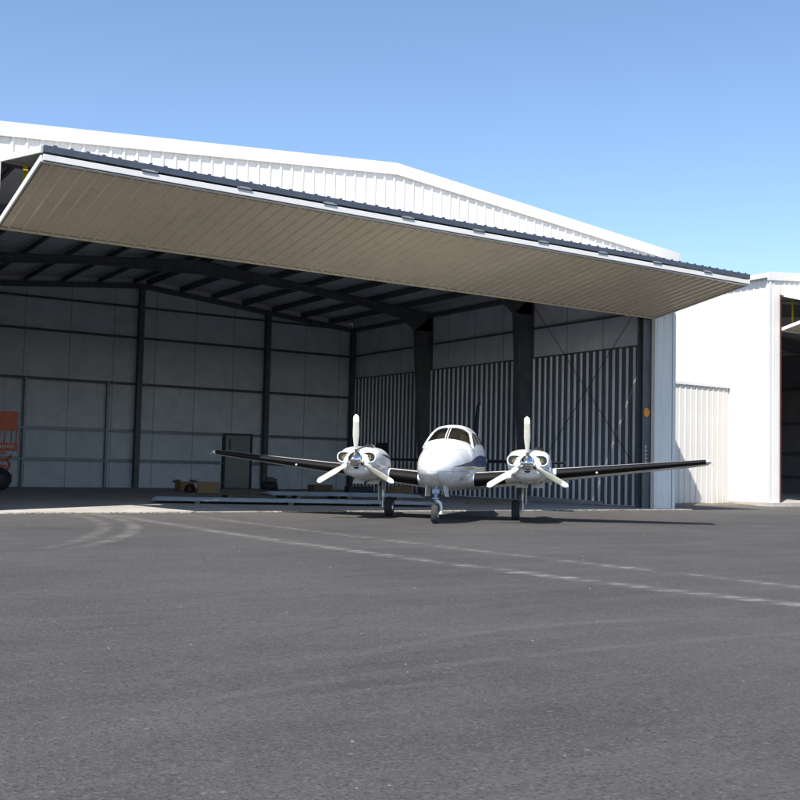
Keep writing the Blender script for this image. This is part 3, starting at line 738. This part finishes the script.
# ================================================================== ORANGE LIFT (left edge)
T = thing('scissor_lift', 'orange scissor lift standing by the back wall at the left edge', 'lift', (7.35, 38.0, ZF))
lx, ly = 7.35, 38.0
def tb(*a, **k): return MB().tube(*a, **k)
m = MB().box(lx-1.15, lx+1.12, ly-.4, ly+.4, .32, .62); ch = obj('chassis', m, M_['orange'], T, bevel=.02)
m = MB().box(lx-1.0, lx+.95, ly-.412, ly-.402, .40, .55); obj('side_cover', m, M_['dark'], T)
for wx in (-.85, .66):
    for wy in (-.47, .47):
        m = MB().lathe([(.0, -.13), (.20, -.13), (.36, -.11), (.40, -.06), (.405, .06), (.36, .11), (.2, .13), (0, .13)], (lx+wx, ly+wy, .40+ZF), 'y', 28); w = obj('wheel', m, M_['rubber'], T, smooth=True)
        m = MB().lathe([(.0, -.145), (.17, -.145), (.19, -.12), (.19, .12), (.17, .145), (0, .145)], (lx+wx, ly+wy, .40+ZF), 'y', 20); obj('rim', m, M_['dark'], w)
for lev in range(3):
    z0 = .64 + lev*.24
    for yy in (-.32, .32):
        for sgn in (1, -1):
            m = MB().beam((lx-sgn*.9, ly+yy+sgn*.03, z0), (lx+sgn*.9, ly+yy+sgn*.03, z0+.22), .05, .07); obj('scissor_arm', m, M_['orange'], T)
m = MB().box(lx-1.25, lx+1.24, ly-.42, ly+.42, 1.42, 1.68); pf = obj('platform', m, M_['orange'], T, bevel=.01)
m = MB()
xs = .28
# white band of lettering-like marks on platform edge
for i in range(7): m.box(lx+.55+i*.085, lx+.55+i*.085+.05, ly-.428, ly-.423, 1.52, 1.60)
obj('decal', m, M_['text'], pf)
for xx in (-1.2, -.4, .4, .8, 1.19):
    for yy in (-.38, .38):
        m = tb([(lx+xx, ly+yy, 1.68), (lx+xx, ly+yy, 2.75)], .021, 8); obj('rail_post', m, M_['orange'], T)
for z in (2.2, 2.75):
    m = tb([(lx-1.2, ly-.38, z), (lx+1.19, ly-.38, z), (lx+1.19, ly+.38, z), (lx-1.2, ly+.38, z), (lx-1.2, ly-.38, z)], .024, 8); obj('guard_rail', m, M_['orange'], T)
m = MB().box(lx+.1, lx+1.22, ly-.42, ly-.40, 2.10, 2.78); obj('control_panel', m, M_['orange'], T, bevel=.01)
m = tb([(lx+.93, ly-.42, .75), (lx+1.0, ly-.45, .95), (lx+.9, ly-.43, 1.1), (lx+1.05, ly-.43, 1.25)], .05, 8); obj('hydraulic_hose', m, M_['orange'], T)

# ================================================================== TWIN ENGINE AIRPLANE
# local frame: forward = -Y, image right (its left side) = +X
def paint_mat():
    n = NT('airplane_white_paint'); b = n.b
    nz = n.noise(1.5, 4); c = n.mix(n.mapr(nz, .3, .7), (.78, .775, .76), (.82, .815, .80))
    c = n.mix(n.math('MULTIPLY', n.mapr(n.noise(5, 6, .7, n.vec((1, .3, 1))), .58, .75), .25), c, (.5, .47, .42))
    x, y, z = n.xyz()
    def seam(a, period, w, ph=0.0):
        f = n.math('ABSOLUTE', n.math('SUBTRACT', n.math('FRACT', n.math('DIVIDE', n.math('ADD', a, ph), period)), .5)); return n.mapr(f, w/period*.5, w/period, 1, 0)
    sm = n.math('MAXIMUM', n.math('MAXIMUM', seam(y, .74, .008), seam(x, .83, .008, .3)), n.math('MULTIPLY', seam(z, .47, .008, .1), n.math('LESS_THAN', n.math('ABSOLUTE', x), 2.4)))
    c = n.mix(n.math('MULTIPLY', sm, .5), c, (.25, .24, .23))
    gr = n.math('MULTIPLY', n.mapr(z, .65, 1.1, 1, 0), n.mapr(n.noise(3.5, 6, .7), .42, .68))
    c = n.mix(n.math('MULTIPLY', gr, .45), c, (.36, .32, .27))
    n.lk(c, b.inputs['Base Color']); b.inputs['Roughness'].default_value = .28
    b.inputs['Coat Weight'].default_value = .3; b.inputs['Coat Roughness'].default_value = .08
    n.lk(n.bump(n.noise(3, 2), .04, .01), b.inputs['Normal'])
    return n.m
PA = dict(white=paint_mat(),
    under=mat('airplane_cream_paint', (.66, .62, .54), .4, 0, .08, 3, (.4, .35, .27), .3),
    navy=mat('navy_stripe', (.018, .030, .10), .3, 0, .08, 3), gold=mat('gold_stripe', (.42, .33, .13), .35, 0, .08, 3),
    silver=mat('silver_grey_stripe', (.42, .45, .52), .35, 0, .08, 3),
    boot=mat('black_deice_boot', (.007, .007, .008), .7, 0, .2, 8, spec=.25),
    chrome=mat('polished_spinner', (.75, .76, .78), .12, 1, .04, 5), blade=mat('cream_blade_paint', (.47, .455, .38), .45, 0, .08, 9, (.3, .28, .22), .25),
    bladeback=mat('blade_back', (.05, .05, .052), .5), tip=mat('white_blade_tip', (.85, .85, .84), .35, 0, .03, 4),
    strut=mat('bare_strut_metal', (.50, .53, .58), .32, .7, .15, 12), bluegrey=mat('bluish_gear_paint', (.36, .42, .55), .4, .1, .2, 9),
    inlet=mat('inlet_shade_paint', (.016, .015, .013), .8), baffle=mat('olive_baffle', (.16, .14, .075), .6, .2, .3, 20),
    exhaust=mat('exhaust_steel', (.12, .10, .085), .5, .7, .3, 9), nav=mat('clear_lens', (.5, .54, .57), .1), red=mat('red_lens', (.5, .02, .02), .2),
    seat=mat('tan_cabin_lining', (.66, .61, .50), .8, 0, .2, 6))
def glass_mat():
    n = NT('cabin_glass'); b = n.b
    b.inputs['Base Color'].default_value = (.62, .60, .52, 1); b.inputs['Transmission Weight'].default_value = 0
    out = n.t.nodes['Material Output']; tr = n.new('ShaderNodeBsdfTransparent'); tr.inputs[0].default_value = (.74, .73, .67, 1)
    gl = n.new('ShaderNodeBsdfGlossy'); gl.inputs['Roughness'].default_value = .04; gl.inputs['Color'].default_value = (.9, .9, .9, 1)
    fr = n.new('ShaderNodeFresnel'); fr.inputs[0].default_value = 1.5; mx = n.new('ShaderNodeMixShader')
    n.lk(n.math('ADD', fr.outputs[0], .16), mx.inputs[0]); n.lk(tr.outputs[0], mx.inputs[1]); n.lk(gl.outputs[0], mx.inputs[2]); n.lk(mx.outputs[0], out.inputs[0])
    return n.m
PA['glass'] = glass_mat(); PA['dash'] = mat('grey_tan_dash', (.26, .235, .19), .8); PA['wglass'] = mat('side_window_glass', (.09, .09, .075), .06, 0, .2, 3, spec=1.0)
PSI = math.radians(43.53)
AP = thing('airplane', 'white twin-engine propeller airplane with navy and gold stripe parked in the hangar mouth', 'airplane', (14.055, 19.336, 0), -PSI)
def ap(name, mb, mt, parent=AP, **k): return obj(name, mb, PA[mt] if mt in PA else M_[mt], parent, world=False, **k)

# fuselage stations: lon, halfwidth, ztop, zbot, zmid, exponent, narrowing
ST = np.array([
 (3.22,.015,1.125,1.095,1.11,2.0,0), (3.19,.09,1.19,1.01,1.11,2.0,0), (3.10,.17,1.265,.94,1.11,2.0,0), (2.95,.25,1.345,.875,1.115,2.1,0), (2.65,.36,1.46,.79,1.13,2.2,0),
 (2.2,.455,1.575,.715,1.15,2.3,0), (1.7,.525,1.66,.67,1.18,2.4,.04), (1.25,.57,1.725,.655,1.21,2.5,.10), (.95,.60,1.88,.65,1.23,2.8,.16), (.55,.61,2.03,.65,1.25,3.0,.22),
 (.2,.62,2.12,.65,1.26,3.2,.25), (-.3,.62,2.15,.65,1.27,3.2,.26), (-.9,.62,2.15,.66,1.27,3.2,.26), (-1.6,.60,2.11,.69,1.28,3.0,.28), (-2.3,.52,2.03,.77,1.3,2.4,.30), (-3.1,.39,1.85,.90,1.32,2.3,.2),
 (-4.0,.265,1.70,1.04,1.34,2.2,.1), (-4.9,.16,1.58,1.18,1.36,2.1,0), (-5.6,.08,1.51,1.28,1.38,2,0), (-5.95,.02,1.44,1.36,1.4,2,0)])
ST = ST[::-1]
def pchip(xs, ys, x):
    h = np.diff(xs); d = np.diff(ys)/h; m = np.zeros(len(xs))
    for i in range(1, len(xs)-1):
        if d[i-1]*d[i] > 0:
            w1 = 2*h[i]+h[i-1]; w2 = h[i]+2*h[i-1]; m[i] = (w1+w2)/(w1/d[i-1]+w2/d[i])
    m[0] = d[0]; m[-1] = d[-1]
    i = int(min(max(np.searchsorted(xs, x)-1, 0), len(xs)-2)); t = (x-xs[i])/h[i]
    return ((1+2*t)*(1-t)**2*ys[i] + t*(1-t)**2*h[i]*m[i] + t*t*(3-2*t)*ys[i+1] + t*t*(t-1)*h[i]*m[i+1])
def fus(lon, ang, off=0.0):
    w, zt, zb, zm, e, k = [pchip(ST[:,0], ST[:,j], lon) for j in range(1, 7)]
    s_, c_ = math.sin(ang), math.cos(ang)
    x = (w+off)*math.copysign(abs(s_)**(2/e), s_); hz = (zt-zm) if c_ > 0 else (zm-zb)
    z = zm + (hz+off)*math.copysign(abs(c_)**(2/e), c_)
    if c_ > 0: x *= 1 - k*(abs(c_)**(2/e))**1.6
    return Vector((x, -lon, z))
m = MB(); LONS = list(np.concatenate([3.22-.35*np.linspace(0, 1, 10)**2, np.linspace(2.8, -5.95, 300)]))
def ff(u, v): return fus(LONS[round(u*(len(LONS)-1))], 2*PI*v)
# cabin shell is opened where the windows are, so the glass shows a real cabin
m.grid(ff, len(LONS), 144, cv=True); m.add([fus(3.22, 2*PI*k/24) for k in range(24)], [tuple(range(24))])
def in_win(c):
    lon = -c.y; x = abs(c.x); z = c.z
    return False
def in_screen(lon, a):
    a = abs(math.degrees(a)); uu = min(1, a/60); v = 0
    for _ in range(12):
        t0, t1 = 1.17-.36*uu**2.5, .44-.10*uu
        v = (t0-lon)/(t0-t1); vv = min(1, max(0, v)); uu = a/(70-23*vv**.8)
        if uu > 1.1: return False
        uu = min(uu, 1.05)
    return .02 < v < .98 and uu < .975
nl_ = len(LONS); keep = []
for f_ in m.f:
    if len(f_) == 4 and max(f_) < nl_*144:
        i_ = min(f_)//144; js = [k_ % 144 for k_ in f_]; j_ = min(js) if max(js)-min(js) < 100 else 143
        a_ = (j_+.5)/144*2*PI; a_ = a_ if a_ < PI else a_-2*PI
        lo_ = (LONS[i_]+LONS[min(i_+1, nl_-1)])/2
        if .2 < lo_ < 1.25 and abs(a_) < 1.3 and in_screen(lo_, a_): continue
    keep.append(f_)
m.f = keep
fuse = ap('fuselage', m, 'white', smooth=True, angle=60)
def patch(l0, l1, a0, a1, nu=14, nv=10, off=.005, side=1):
    """surface patch; l0,l1 functions of v in 0..1 giving lon limits at that height; a0..a1 angles (deg)"""
    def f(u, v):
        lo = l0(v) + (l1(v)-l0(v))*u; a = math.radians(a0 + (a1-a0)*v)
        return fus(lo, side*a, off)
    return MB().grid(f, nu, nv)
# windscreen: two panes and its frame
for sd_ in (-1, 1):
    def wf(u, v, o_=.006, g=.0):
        uu = .014 + (1-.014)*u; lon = (1.17-.36*uu**2.5)*(1-v) + (.44-.10*uu)*v; a = (62*(1-v)**.8 + 0*v + 43*v)
        a = (70 + (47-70)*v**.8)*uu
        return fus(lon, sd_*math.radians(a), o_)
    ap('windscreen', MB().grid(lambda u, v: wf(u, v), 16, 12), 'glassdark' if False else 'glass', fuse, smooth=True)
    fr_ = MB(); e1 = [wf(1, i/12, .012) for i in range(13)]; e2 = [wf(i/12, 0, .010) for i in range(13)]; e3 = [wf(i/12, 1, .010) for i in range(13)]; fr_.tube([wf(0, i/12, .008) for i in range(13)], .012, 6)
    fr_.tube(e1, .026, 8); fr_.tube(e2, .016, 8); fr_.tube(e3, .02, 8); ap('windscreen_frame', fr_, 'white', fuse, smooth=True)
    wins = ((.74, .10, .30), (.04, -.62, 0), (-.70, -1.30, 0), (-1.38, -1.86, 0))
    for i, (a, b_, sl) in enumerate(wins):
        l0 = lambda v, a=a, sl=sl: a - sl*(1-v)*1.0 if sl else a - (.05*abs(v-.5)*2)**1
        l1 = lambda v, b_=b_: b_ + .05*abs(v-.5)*2*.6
        ap('window', patch(l0, l1, 47, 71, side=sd_), 'sideglass', fuse, smooth=True) if 'sideglass' in PA else ap('window', patch(l0, l1, 47, 71, side=sd_), 'wglass', fuse, smooth=True)
    # stripes along the side
    for (aa, bb, t0, mt, nm, lf) in ((86, 92, 2.65, 'navy', 'stripe', 1.0), (94, 96, 2.75, 'gold', 'stripe', 1.0), (97.5, 101, 2.4, 'silver', 'stripe', 1.0)):
        def sf(u, v, aa=aa, bb=bb, t0=t0):
            lo = t0 - (t0+5.3)*u; sh = 6*math.sin(min(1, u*1.6)*PI)
            wd = min(1, u/.12)**.7 * (1 + .5*min(1, max(0, (u-.5)*2)))
            return fus(lo, sd_*math.radians((aa+bb)/2 + (v-.5)*(bb-aa)*wd*1.15 - 4*(1-min(1, u/.3))), .004)
        ap(nm, MB().grid(sf, 70, 6), mt, fuse, smooth=True)
    ap('vent', patch(lambda v: 2.05, lambda v: 1.78, 112, 122, off=.006, side=sd_), 'bluegrey', fuse)
ap('antenna', MB().prism([(-.006, 2.0, 2.0), (-.006, 2.2, 1.98), (-.006, 2.25, 2.2), (-.006, 2.18, 2.2)], (.012, 0, 0)), 'white', fuse)
ap('beacon', MB().lathe([(0, .045), (.02, .04), (.03, .01), (.03, 0)], (0, 1.5, 2.14), 'z', 12), 'red', fuse, smooth=True)
ap('pitot_tube', MB().tube([(.18, -2.5, .80), (.18, -2.5, .72), (.18, -2.75, .70)], .013, 6), 'strut', fuse)

# cabin seen through the windscreen
m = MB(); m.obox((0, -.84, 1.42), (.78, .10, .34)); m.obox((0, -.86, 1.60), (.78, .26, .025), (-.08, 0, 0)); ap('instrument_panel', m, 'dash', fuse, bevel=.01)
for sx_ in (-.27, .27):
    m = MB(); m.obox((sx_, .12, 1.40), (.42, .12, .78), (.15, 0, 0)); m.obox((sx_, -.12, 1.05), (.42, .48, .12)); m.obox((sx_, .19, 1.86), (.24, .08, .17), (.15, 0, 0)); ap('seat', m, 'seat', fuse, bevel=.04)
m = MB(); m.obox((0, 1.5, 1.35), (.62, .04, 1.0)); m.obox((0, .4, .9), (.8, 2.2, .03)); ap('cabin_floor', m, 'seat', fuse)
# wings: airfoil sections lofted from root to tip
def naca(t, n=26, cam=.02):
    up_, lo_ = [], []
    for i in range(n+1):
        x = (1-math.cos(PI*i/n))/2
        y = 5*t*(.2969*math.sqrt(x)-.126*x-.3516*x*x+.2843*x**3-.1015*x**4); c = cam*4*x*(1-x)
        up_.append((x, c+y)); lo_.append((x, c-y))
    return up_[::-1] + lo_[1:]      # TE upper -> LE -> TE lower
def section(le, ch, t, lat, z, tw=0, off=0, i0=None, i1=None, n=26):
    pts = naca(t, n)
    if i0 is not None: pts = pts[i0:i1+1]
    out = []
    for x, y in pts:
        out.append(Vector((lat, -(le - x*ch), z + y*ch + (x-.4)*math.tan(math.radians(tw))*ch)))
    return out
def wing_st(s_):   # s 0 root..1 tip : lat, le, chord, z, t
    if s_ < .28:
        q = s_/.28; return (.45+(1.83-.45)*q, 1.20-.32*q, 2.35-.43*q, .80+.105*(1.83-.45)*q, .155)
    q = (s_-.28)/.72; return (1.83+(5.62-1.83)*q, .88-.40*q, 1.92-.97*q, .945+.112*3.79*q, .155-.035*q)
for sg in (-1, 1):
    m = MB(); NS = 24; secs = []
    for i in range(NS+1):
        lat, le, ch, z, t = wing_st(i/NS); secs.append(section(le, ch, t, sg*lat, z, -6))
    # rounded tip
    for q in (.5, .8, .97):
        lat, le, ch, z, t = wing_st(1); k = math.sqrt(1-q*q); ch2 = ch*(.35+.65*k); secs.append(section(le-.25*(ch-ch2)-.10*q, ch2, t*max(.12, k)*ch/ch2*.9, sg*(lat+.08*q), z+.006*q, -6))
    n_ = len(secs[0]); o_ = []
    for s_ in secs: o_ += s_
    f_ = [(i*n_+j, i*n_+(j+1) % n_, (i+1)*n_+(j+1) % n_, (i+1)*n_+j) for i in range(len(secs)-1) for j in range(n_)]
    f_ += [tuple(range(n_)), tuple(range((len(secs)-1)*n_, len(secs)*n_))]
    w = ap('wing', m.add(o_, f_), 'white', smooth=True, angle=50)
    # de-icing boots: inboard and outboard lengths of the leading edge
    for s0, s1 in ((.035, .17), (.385, .99)):
        mb = MB(); ss = []
        for i in range(15):
            lat, le, ch, z, t = wing_st(s0+(s1-s0)*i/14)
            base = section(le, ch, t, sg*lat, z, -6, i0=21, i1=32); cx = Vector((sg*lat, -(le-.15*ch), z))
            ss += [p + (p-cx).normalized()*.006 for p in base]
        nn = 12; mb.add(ss, [(i*nn+j, i*nn+j+1, (i+1)*nn+j+1, (i+1)*nn+j) for i in range(14) for j in range(nn-1)])
        ap('deice_boot', mb, 'boot', w, smooth=True)
    lat, le, ch, z, t = wing_st(1)
    ap('nav_light', MB().lathe([(0, .05), (.018, .04), (.02, 0), (.012, -.04), (0, -.045)], (sg*(lat+.09), -le+.16, z), 'y', 10), 'nav', w, smooth=True)
    ap('static_wick', MB().tube([(sg*(lat+.05), -(le-ch+.02), z-.01), (sg*(lat+.05), -(le-ch-.14), z-.01)], .006, 5), 'boot', w)
    # small bright landing light in the leading edge
    a_ = wing_st(.55 if sg > 0 else .6); ap('landing_light', MB().lathe([(0, -.02), (.02, -.012), (.025, 0)], (sg*a_[0], -a_[1]-.01, a_[3]+.01), 'y', 12), 'nav', w, smooth=True)
    a_ = wing_st(.36); ap('tie_down', MB().tube([(sg*a_[0], -.1, a_[3]-.1), (sg*a_[0], -.1, a_[3]-.18)], .012, 6), 'strut', w)

# tail
def lifting(root, tip, vertical=False, sg=1, n=10, ncap=True):
    secs = []
    for i in range(n+1):
        q = i/n; le, ch, s_, t = [root[k]+(tip[k]-root[k])*q for k in range(4)]
        pts = [Vector((x, y, 0)) for x, y in naca(t, 16, 0)]
        for_ = []
        for p in pts:
            yy = -(le - p.x*ch)
            for_.append(Vector((p.y*ch, yy, s_)) if vertical else Vector((sg*s_, yy, root[4]+p.y*ch)))
        secs.append(for_)
    return secs
def skin(secs):
    n_ = len(secs[0]); o_ = [p for s_ in secs for p in s_]
    f_ = [(i*n_+j, i*n_+(j+1) % n_, (i+1)*n_+(j+1) % n_, (i+1)*n_+j) for i in range(len(secs)-1) for j in range(n_)]
    return MB().add(o_, f_ + [tuple(range(n_)), tuple(range((len(secs)-1)*n_, len(secs)*n_))])
def bootof(secs, i0, i1):
    nn = i1-i0+1; o_ = []
    for s_ in secs:
        cen = (s_[0] + s_[len(s_)//2])*.5
        for p in s_[i0:i1+1]: o_.append(p + (p-cen).normalized()*.005)
    return MB().add(o_, [(i*nn+j, i*nn+j+1, (i+1)*nn+j+1, (i+1)*nn+j) for i in range(len(secs)-1) for j in range(nn-1)])
vf = lifting((-4.05, 1.75, 1.5, .10), (-5.05, .85, 2.93, .11), True)
fin = ap('fin', skin(vf), 'white', smooth=True, angle=50); ap('deice_boot', bootof(vf[1:], 11, 21), 'boot', fin, smooth=True)
ap('beacon', MB().lathe([(0, .08), (.03, .07), (.04, .03), (.04, 0)], (0, 5.45, 2.93), 'z', 10), 'boot', fin, smooth=True)
for sg in (-1, 1):
    hs = lifting((-4.75, 1.05, .08, .10, 1.36), (-5.05, .65, 2.43, .10, 1.36), False, sg)
    st = ap('stabilizer', skin(hs), 'white', smooth=True, angle=50); ap('deice_boot', bootof(hs[1:], 11, 21), 'boot', st, smooth=True)

# nacelles, propellers, landing gear
NST = np.array([(1.95,.26,1.41,1.07,1.27,2.6), (1.90,.36,1.48,.99,1.27,2.9), (1.78,.415,1.535,.93,1.27,3.1), (1.45,.45,1.575,.885,1.27,3.2), (.9,.455,1.575,.85,1.25,3.1), (.3,.42,1.53,.83,1.22,2.8),
                (-.3,.33,1.42,.84,1.15,2.5), (-.9,.21,1.27,.86,1.08,2.2), (-1.45,.08,1.12,.94,1.03,2), (-1.6,.02,1.06,1.0,1.03,2)])[::-1]
def nac(lon, ang, off=0):
    w, zt, zb, zm, e = [pchip(NST[:,0], NST[:,j], lon) for j in range(1, 6)]
    s_, c_ = math.sin(ang), math.cos(ang); hz = (zt-zm) if c_ > 0 else (zm-zb)
    x = (w+off)*math.copysign(abs(s_)**(2/e), s_)
    if c_ < 0: x *= 1 - .28*(abs(c_)**(2/e))**2
    return Vector((x, -lon, zm+(hz+off)*math.copysign(abs(c_)**(2/e), c_)))
EX = 1.825
def at(mb, dx, dy=0, dz=0): mb.v = [(a+dx, b+dy, c+dz) for a, b, c in mb.v]; return mb
def blade_mb(r0, r1, off=0.0):
    """one propeller blade pointing up, plane of rotation XZ, front = -Y"""
    N = 22; secs = []
    for i in range(N+1):
        q = i/N; r = r0+(r1-r0)*q; R = r/.97
        ch = .07 + .075*min(1, max(0, (R-.12)/.4))**1.1
        if R > .55: ch -= .03*(R-.55)/.45
        if R > .93: ch *= math.sqrt(max(0.02, 1-((R-.93)/.0705)**2))
        th = .022*(1-R)+.012; pt = math.radians(58-40*min(1, R)**.7)
        ring = []
        for k in range(12):
            t = 2*PI*k/12; a = math.cos(t)*ch/2 + .008; b_ = math.sin(t)*th/2
            # chord direction lies at pitch pt from the rotation plane
            ring.append(Vector((a*math.cos(pt) - b_*math.sin(pt), a*math.sin(pt) + b_*math.cos(pt), r)))
        secs.append(ring)
    return secs
for sg in (-1, 1):
    NL = list(np.concatenate([1.95-.12*np.linspace(0, 1, 8)**1.5, np.linspace(1.8, -1.6, 44)]))
    m = MB().grid(lambda u, v: nac(NL[round(u*(len(NL)-1))], 2*PI*v), len(NL), 64, cv=True)
    m.add([nac(1.95, 2*PI*k/64) for k in range(64)], [tuple(range(64))])
    na = ap('engine_nacelle', at(m, sg*EX), 'white', smooth=True, angle=50)
    # air inlets: lip, flat dark disc painting the throat's shade, baffle
    for s2 in (-1, 1):
        cx, cz = sg*EX + s2*.265, 1.335
        def lip(u, v, r=.015):
            t = 2*PI*u; e = 2.6; X_ = .15*math.copysign(abs(math.cos(t))**(2/e), math.cos(t)); Z_ = .108*math.copysign(abs(math.sin(t))**(2/e), math.sin(t))
            nx, nz = X_/.15, Z_/.108; l = math.hypot(nx, nz) or 1; p = 2*PI*v
            return Vector((cx + X_ + nx/l*r*math.cos(p), -1.925 - .012 + r*1.6*math.sin(p), cz + Z_ + nz/l*r*math.cos(p)))
        li = ap('air_inlet', MB().grid(lip, 28, 8, True, True), 'white', na, smooth=True)
        m = MB(); m.add([(cx+.145*math.cos(t), -1.938, cz+.103*math.sin(t)) for t in [2*PI*k/24 for k in range(24)]], [tuple(range(24))]); ap('inlet_shade_disc', m, 'inlet', na)
        m = MB().box(cx-.055, cx+.06, -1.948, -1.9395, cz-.045, cz+.02); m.tube([(cx-.02, -1.95, cz+.03), (cx+.05, -1.95, cz+.03)], .012, 6); ap('engine_baffle', m, 'baffle', na)
    # lower chin intake and scoop mouth shade as flat dark pieces, top scoop, louvres, exhaust, cowl flap
    m = MB().add([(sg*EX+.06*math.cos(t), -1.957, 1.11+.028*math.sin(t)) for t in [2*PI*k/16 for k in range(16)]], [tuple(range(16))]); ap('chin_intake_shade', m, 'inlet', na)
    m = MB().grid(lambda u, v: Vector((sg*EX + .20 + .10*math.cos(PI*v)*(1-.2*u), -1.62+.42*u, 1.545 + .085*math.sin(PI*v)*(1-u**2)**.5 if u < 1 else 1.55)), 10, 12)
    sc = ap('scoop', m, 'white', na, smooth=True)
    m = MB().box(sg*EX+.13, sg*EX+.27, -1.628, -1.618, 1.56, 1.60); ap('scoop_mouth_shade', m, 'inlet', na)
    m = MB()
    for i in range(5): m.obox((sg*EX+sg*.42, -1.25+.09*i, 1.36), (.05, .05, .05), (.5, 0, 0))
    ap('louvre', m, 'under', na)
    m = MB().tube([(sg*EX-.22, -.75, .93), (sg*EX-.22, -.62, .80), (sg*EX-.22, -.45, .76)], .04, 12); m.tube([(sg*EX+.22, -.75, .93), (sg*EX+.22, -.62, .80), (sg*EX+.22, -.45, .76)], .04, 12); ap('exhaust_pipe', m, 'exhaust', na, smooth=True)
    for s2 in (-1, 1):
        m = MB().obox((sg*EX+s2*.17, -.80, .83), (.26, .34, .012), (.42, 0, 0)); ap('cowl_flap', m, 'under', na)
    # nacelle stripe
    for s2 in (-1, 1):
        m = MB().grid(lambda u, v: nac(1.35-1.9*u, s2*math.radians(72+9*v*min(1, u*4+.2)), .004), 24, 5); ap('stripe', at(m, sg*EX), 'navy', na, smooth=True)
    # propeller
    pr = bpy.data.objects.new('propeller', None); C.objects.link(pr); pr.parent = AP; pr.location = (sg*EX, -2.03, 1.282); pr.empty_display_size = .2
    m = MB().lathe([(0, -.30), (.03, -.292), (.07, -.26), (.11, -.20), (.145, -.12), (.165, -.03), (.17, .04), (.17, .06), (0, .06)], (0, 0, 0), 'y', 32)
    ap('spinner', m, 'chrome', pr, smooth=True)
    ap('hub', MB().lathe([(0, .03), (.12, .03), (.12, .10), (0, .10)], (0, 0, 0), 'y', 20), 'strut', pr)
    for ang in (0, 120, 240):
        R_ = Matrix.Rotation(math.radians(ang - (1.5 if sg > 0 else 1)), 3, 'Y')
        secs = blade_mb(.10, .97)
        nb = 12; pts = [R_ @ p for s_ in secs for p in s_]
        i_cut = 19
        fa = [(i*nb+j, i*nb+(j+1) % nb, (i+1)*nb+(j+1) % nb, (i+1)*nb+j) for i in range(len(secs)-1) for j in range(nb)] + [tuple(range((len(secs)-1)*nb, len(secs)*nb))]
        bl = ap('blade', MB().add(pts, fa), 'blade', pr, smooth=True, angle=50)
        # white tip band is paint, back faces and root are darker: faces given their own slots
        bl.data.materials.append(PA['tip']); bl.data.materials.append(PA['bladeback'])
        for p in bl.data.polygons:
            r_ = (R_.inverted() @ p.center).z
            nrm = R_.inverted() @ p.normal
            if r_ > .80: p.material_index = 1
            elif nrm.y > .25 or r_ < .2: p.material_index = 2
    # main gear
    gx = sg*1.46
    m = MB().tube([(gx+sg*.17, .02, .92), (gx+sg*.155, 0, .46)], .045, 12); m.tube([(gx+sg*.155, 0, .47), (gx+sg*.15, 0, .20)], .030, 12); m.tube([(gx+sg*.16, 0, .215), (gx, 0, .215)], .028, 10)
    m.tube([(gx+sg*.165, 0, .80), (gx-sg*.28, -.05, .90)], .018, 8); m.tube([(gx+sg*.16, .0, .55), (gx+sg*.15, .15, .42), (gx+sg*.15, 0, .26)], .014, 6)
    m.tube([(gx+sg*.16, -.02, .60), (gx+sg*.10, -.12, .92)], .014, 6)
    gl = ap('main_gear_leg', m, 'strut', smooth=True)
    m = MB().prism([(gx+sg*.225, -.20, .90), (gx+sg*.225, .20, .90), (gx+sg*.225, .17, .40), (gx+sg*.225, -.12, .36)], (sg*.014, 0, 0)); ap('gear_door', m, 'under', gl)
    m = MB().lathe([(.10, -.075), (.15, -.088), (.195, -.085), (.218, -.06), (.228, -.02), (.228, .02), (.218, .06), (.195, .085), (.15, .088), (.10, .075)], (gx, 0, .228), 'x', 32); wh = ap('wheel', m, 'rubber', gl, smooth=True)
    m = MB().lathe([(0, -.05), (.06, -.06), (.10, -.078), (.108, -.07), (.108, .07), (.10, .078), (.06, .06), (0, .05)], (gx, 0, .228), 'x', 24); ap('wheel_hub', m, 'strut', gl, smooth=True)
# nose gear: leg, one-sided fork on the image right, wheel, doors
m = MB().tube([(0, -2.42, .95), (0, -2.50, .56)], .040, 12)
m.tube([(0, -2.50, .57), (0, -2.525, .45)], .028, 12); m.box(-.075, .075, -2.56, -2.45, .62, .70); m.box(-.06, .06, -2.58, -2.46, .50, .53)
m.tube([(.045, -2.50, .62), (.10, -2.35, .82)], .014, 8); m.tube([(-.045, -2.50, .62), (-.10, -2.35, .82)], .014, 8)
m.tube([(0, -2.56, .64), (.0, -2.66, .53), (0, -2.56, .44)], .013, 6); m.tube([(-.10, -2.47, .80), (.10, -2.47, .80)], .02, 8)
ng = ap('nose_gear_leg', m, 'bluegrey', smooth=True)
m = MB().tube([(0, -2.525, .46), (.05, -2.53, .455), (.10, -2.54, .42), (.115, -2.55, .34), (.115, -2.555, .20)], [.034, .034, .032, .03, .026], 12); m.tube([(.118, -2.555, .205), (0, -2.555, .205)], .022, 8)
ap('fork', m, 'white', ng, smooth=True)
m = MB().lathe([(.09, -.058), (.13, -.070), (.175, -.066), (.198, -.045), (.205, -.015), (.205, .015), (.198, .045), (.175, .066), (.13, .070), (.09, .058)], (0, -2.555, .205), 'x', 32); ap('wheel', m, 'rubber', ng, smooth=True)
m = MB().lathe([(0, -.04), (.05, -.05), (.09, -.06), (.095, 0), (.09, .06), (.05, .05), (0, .04)], (0, -2.555, .205), 'x', 20); ap('wheel_hub', m, 'strut', ng, smooth=True)
for sg in (-1, 1):
    m = MB().prism([(sg*.17, -2.75, .78), (sg*.17, -2.0, .72), (sg*.20, -2.05, .54), (sg*.20, -2.62, .56)], (sg*.012, 0, 0)); ap('gear_door', m, 'white', ng)
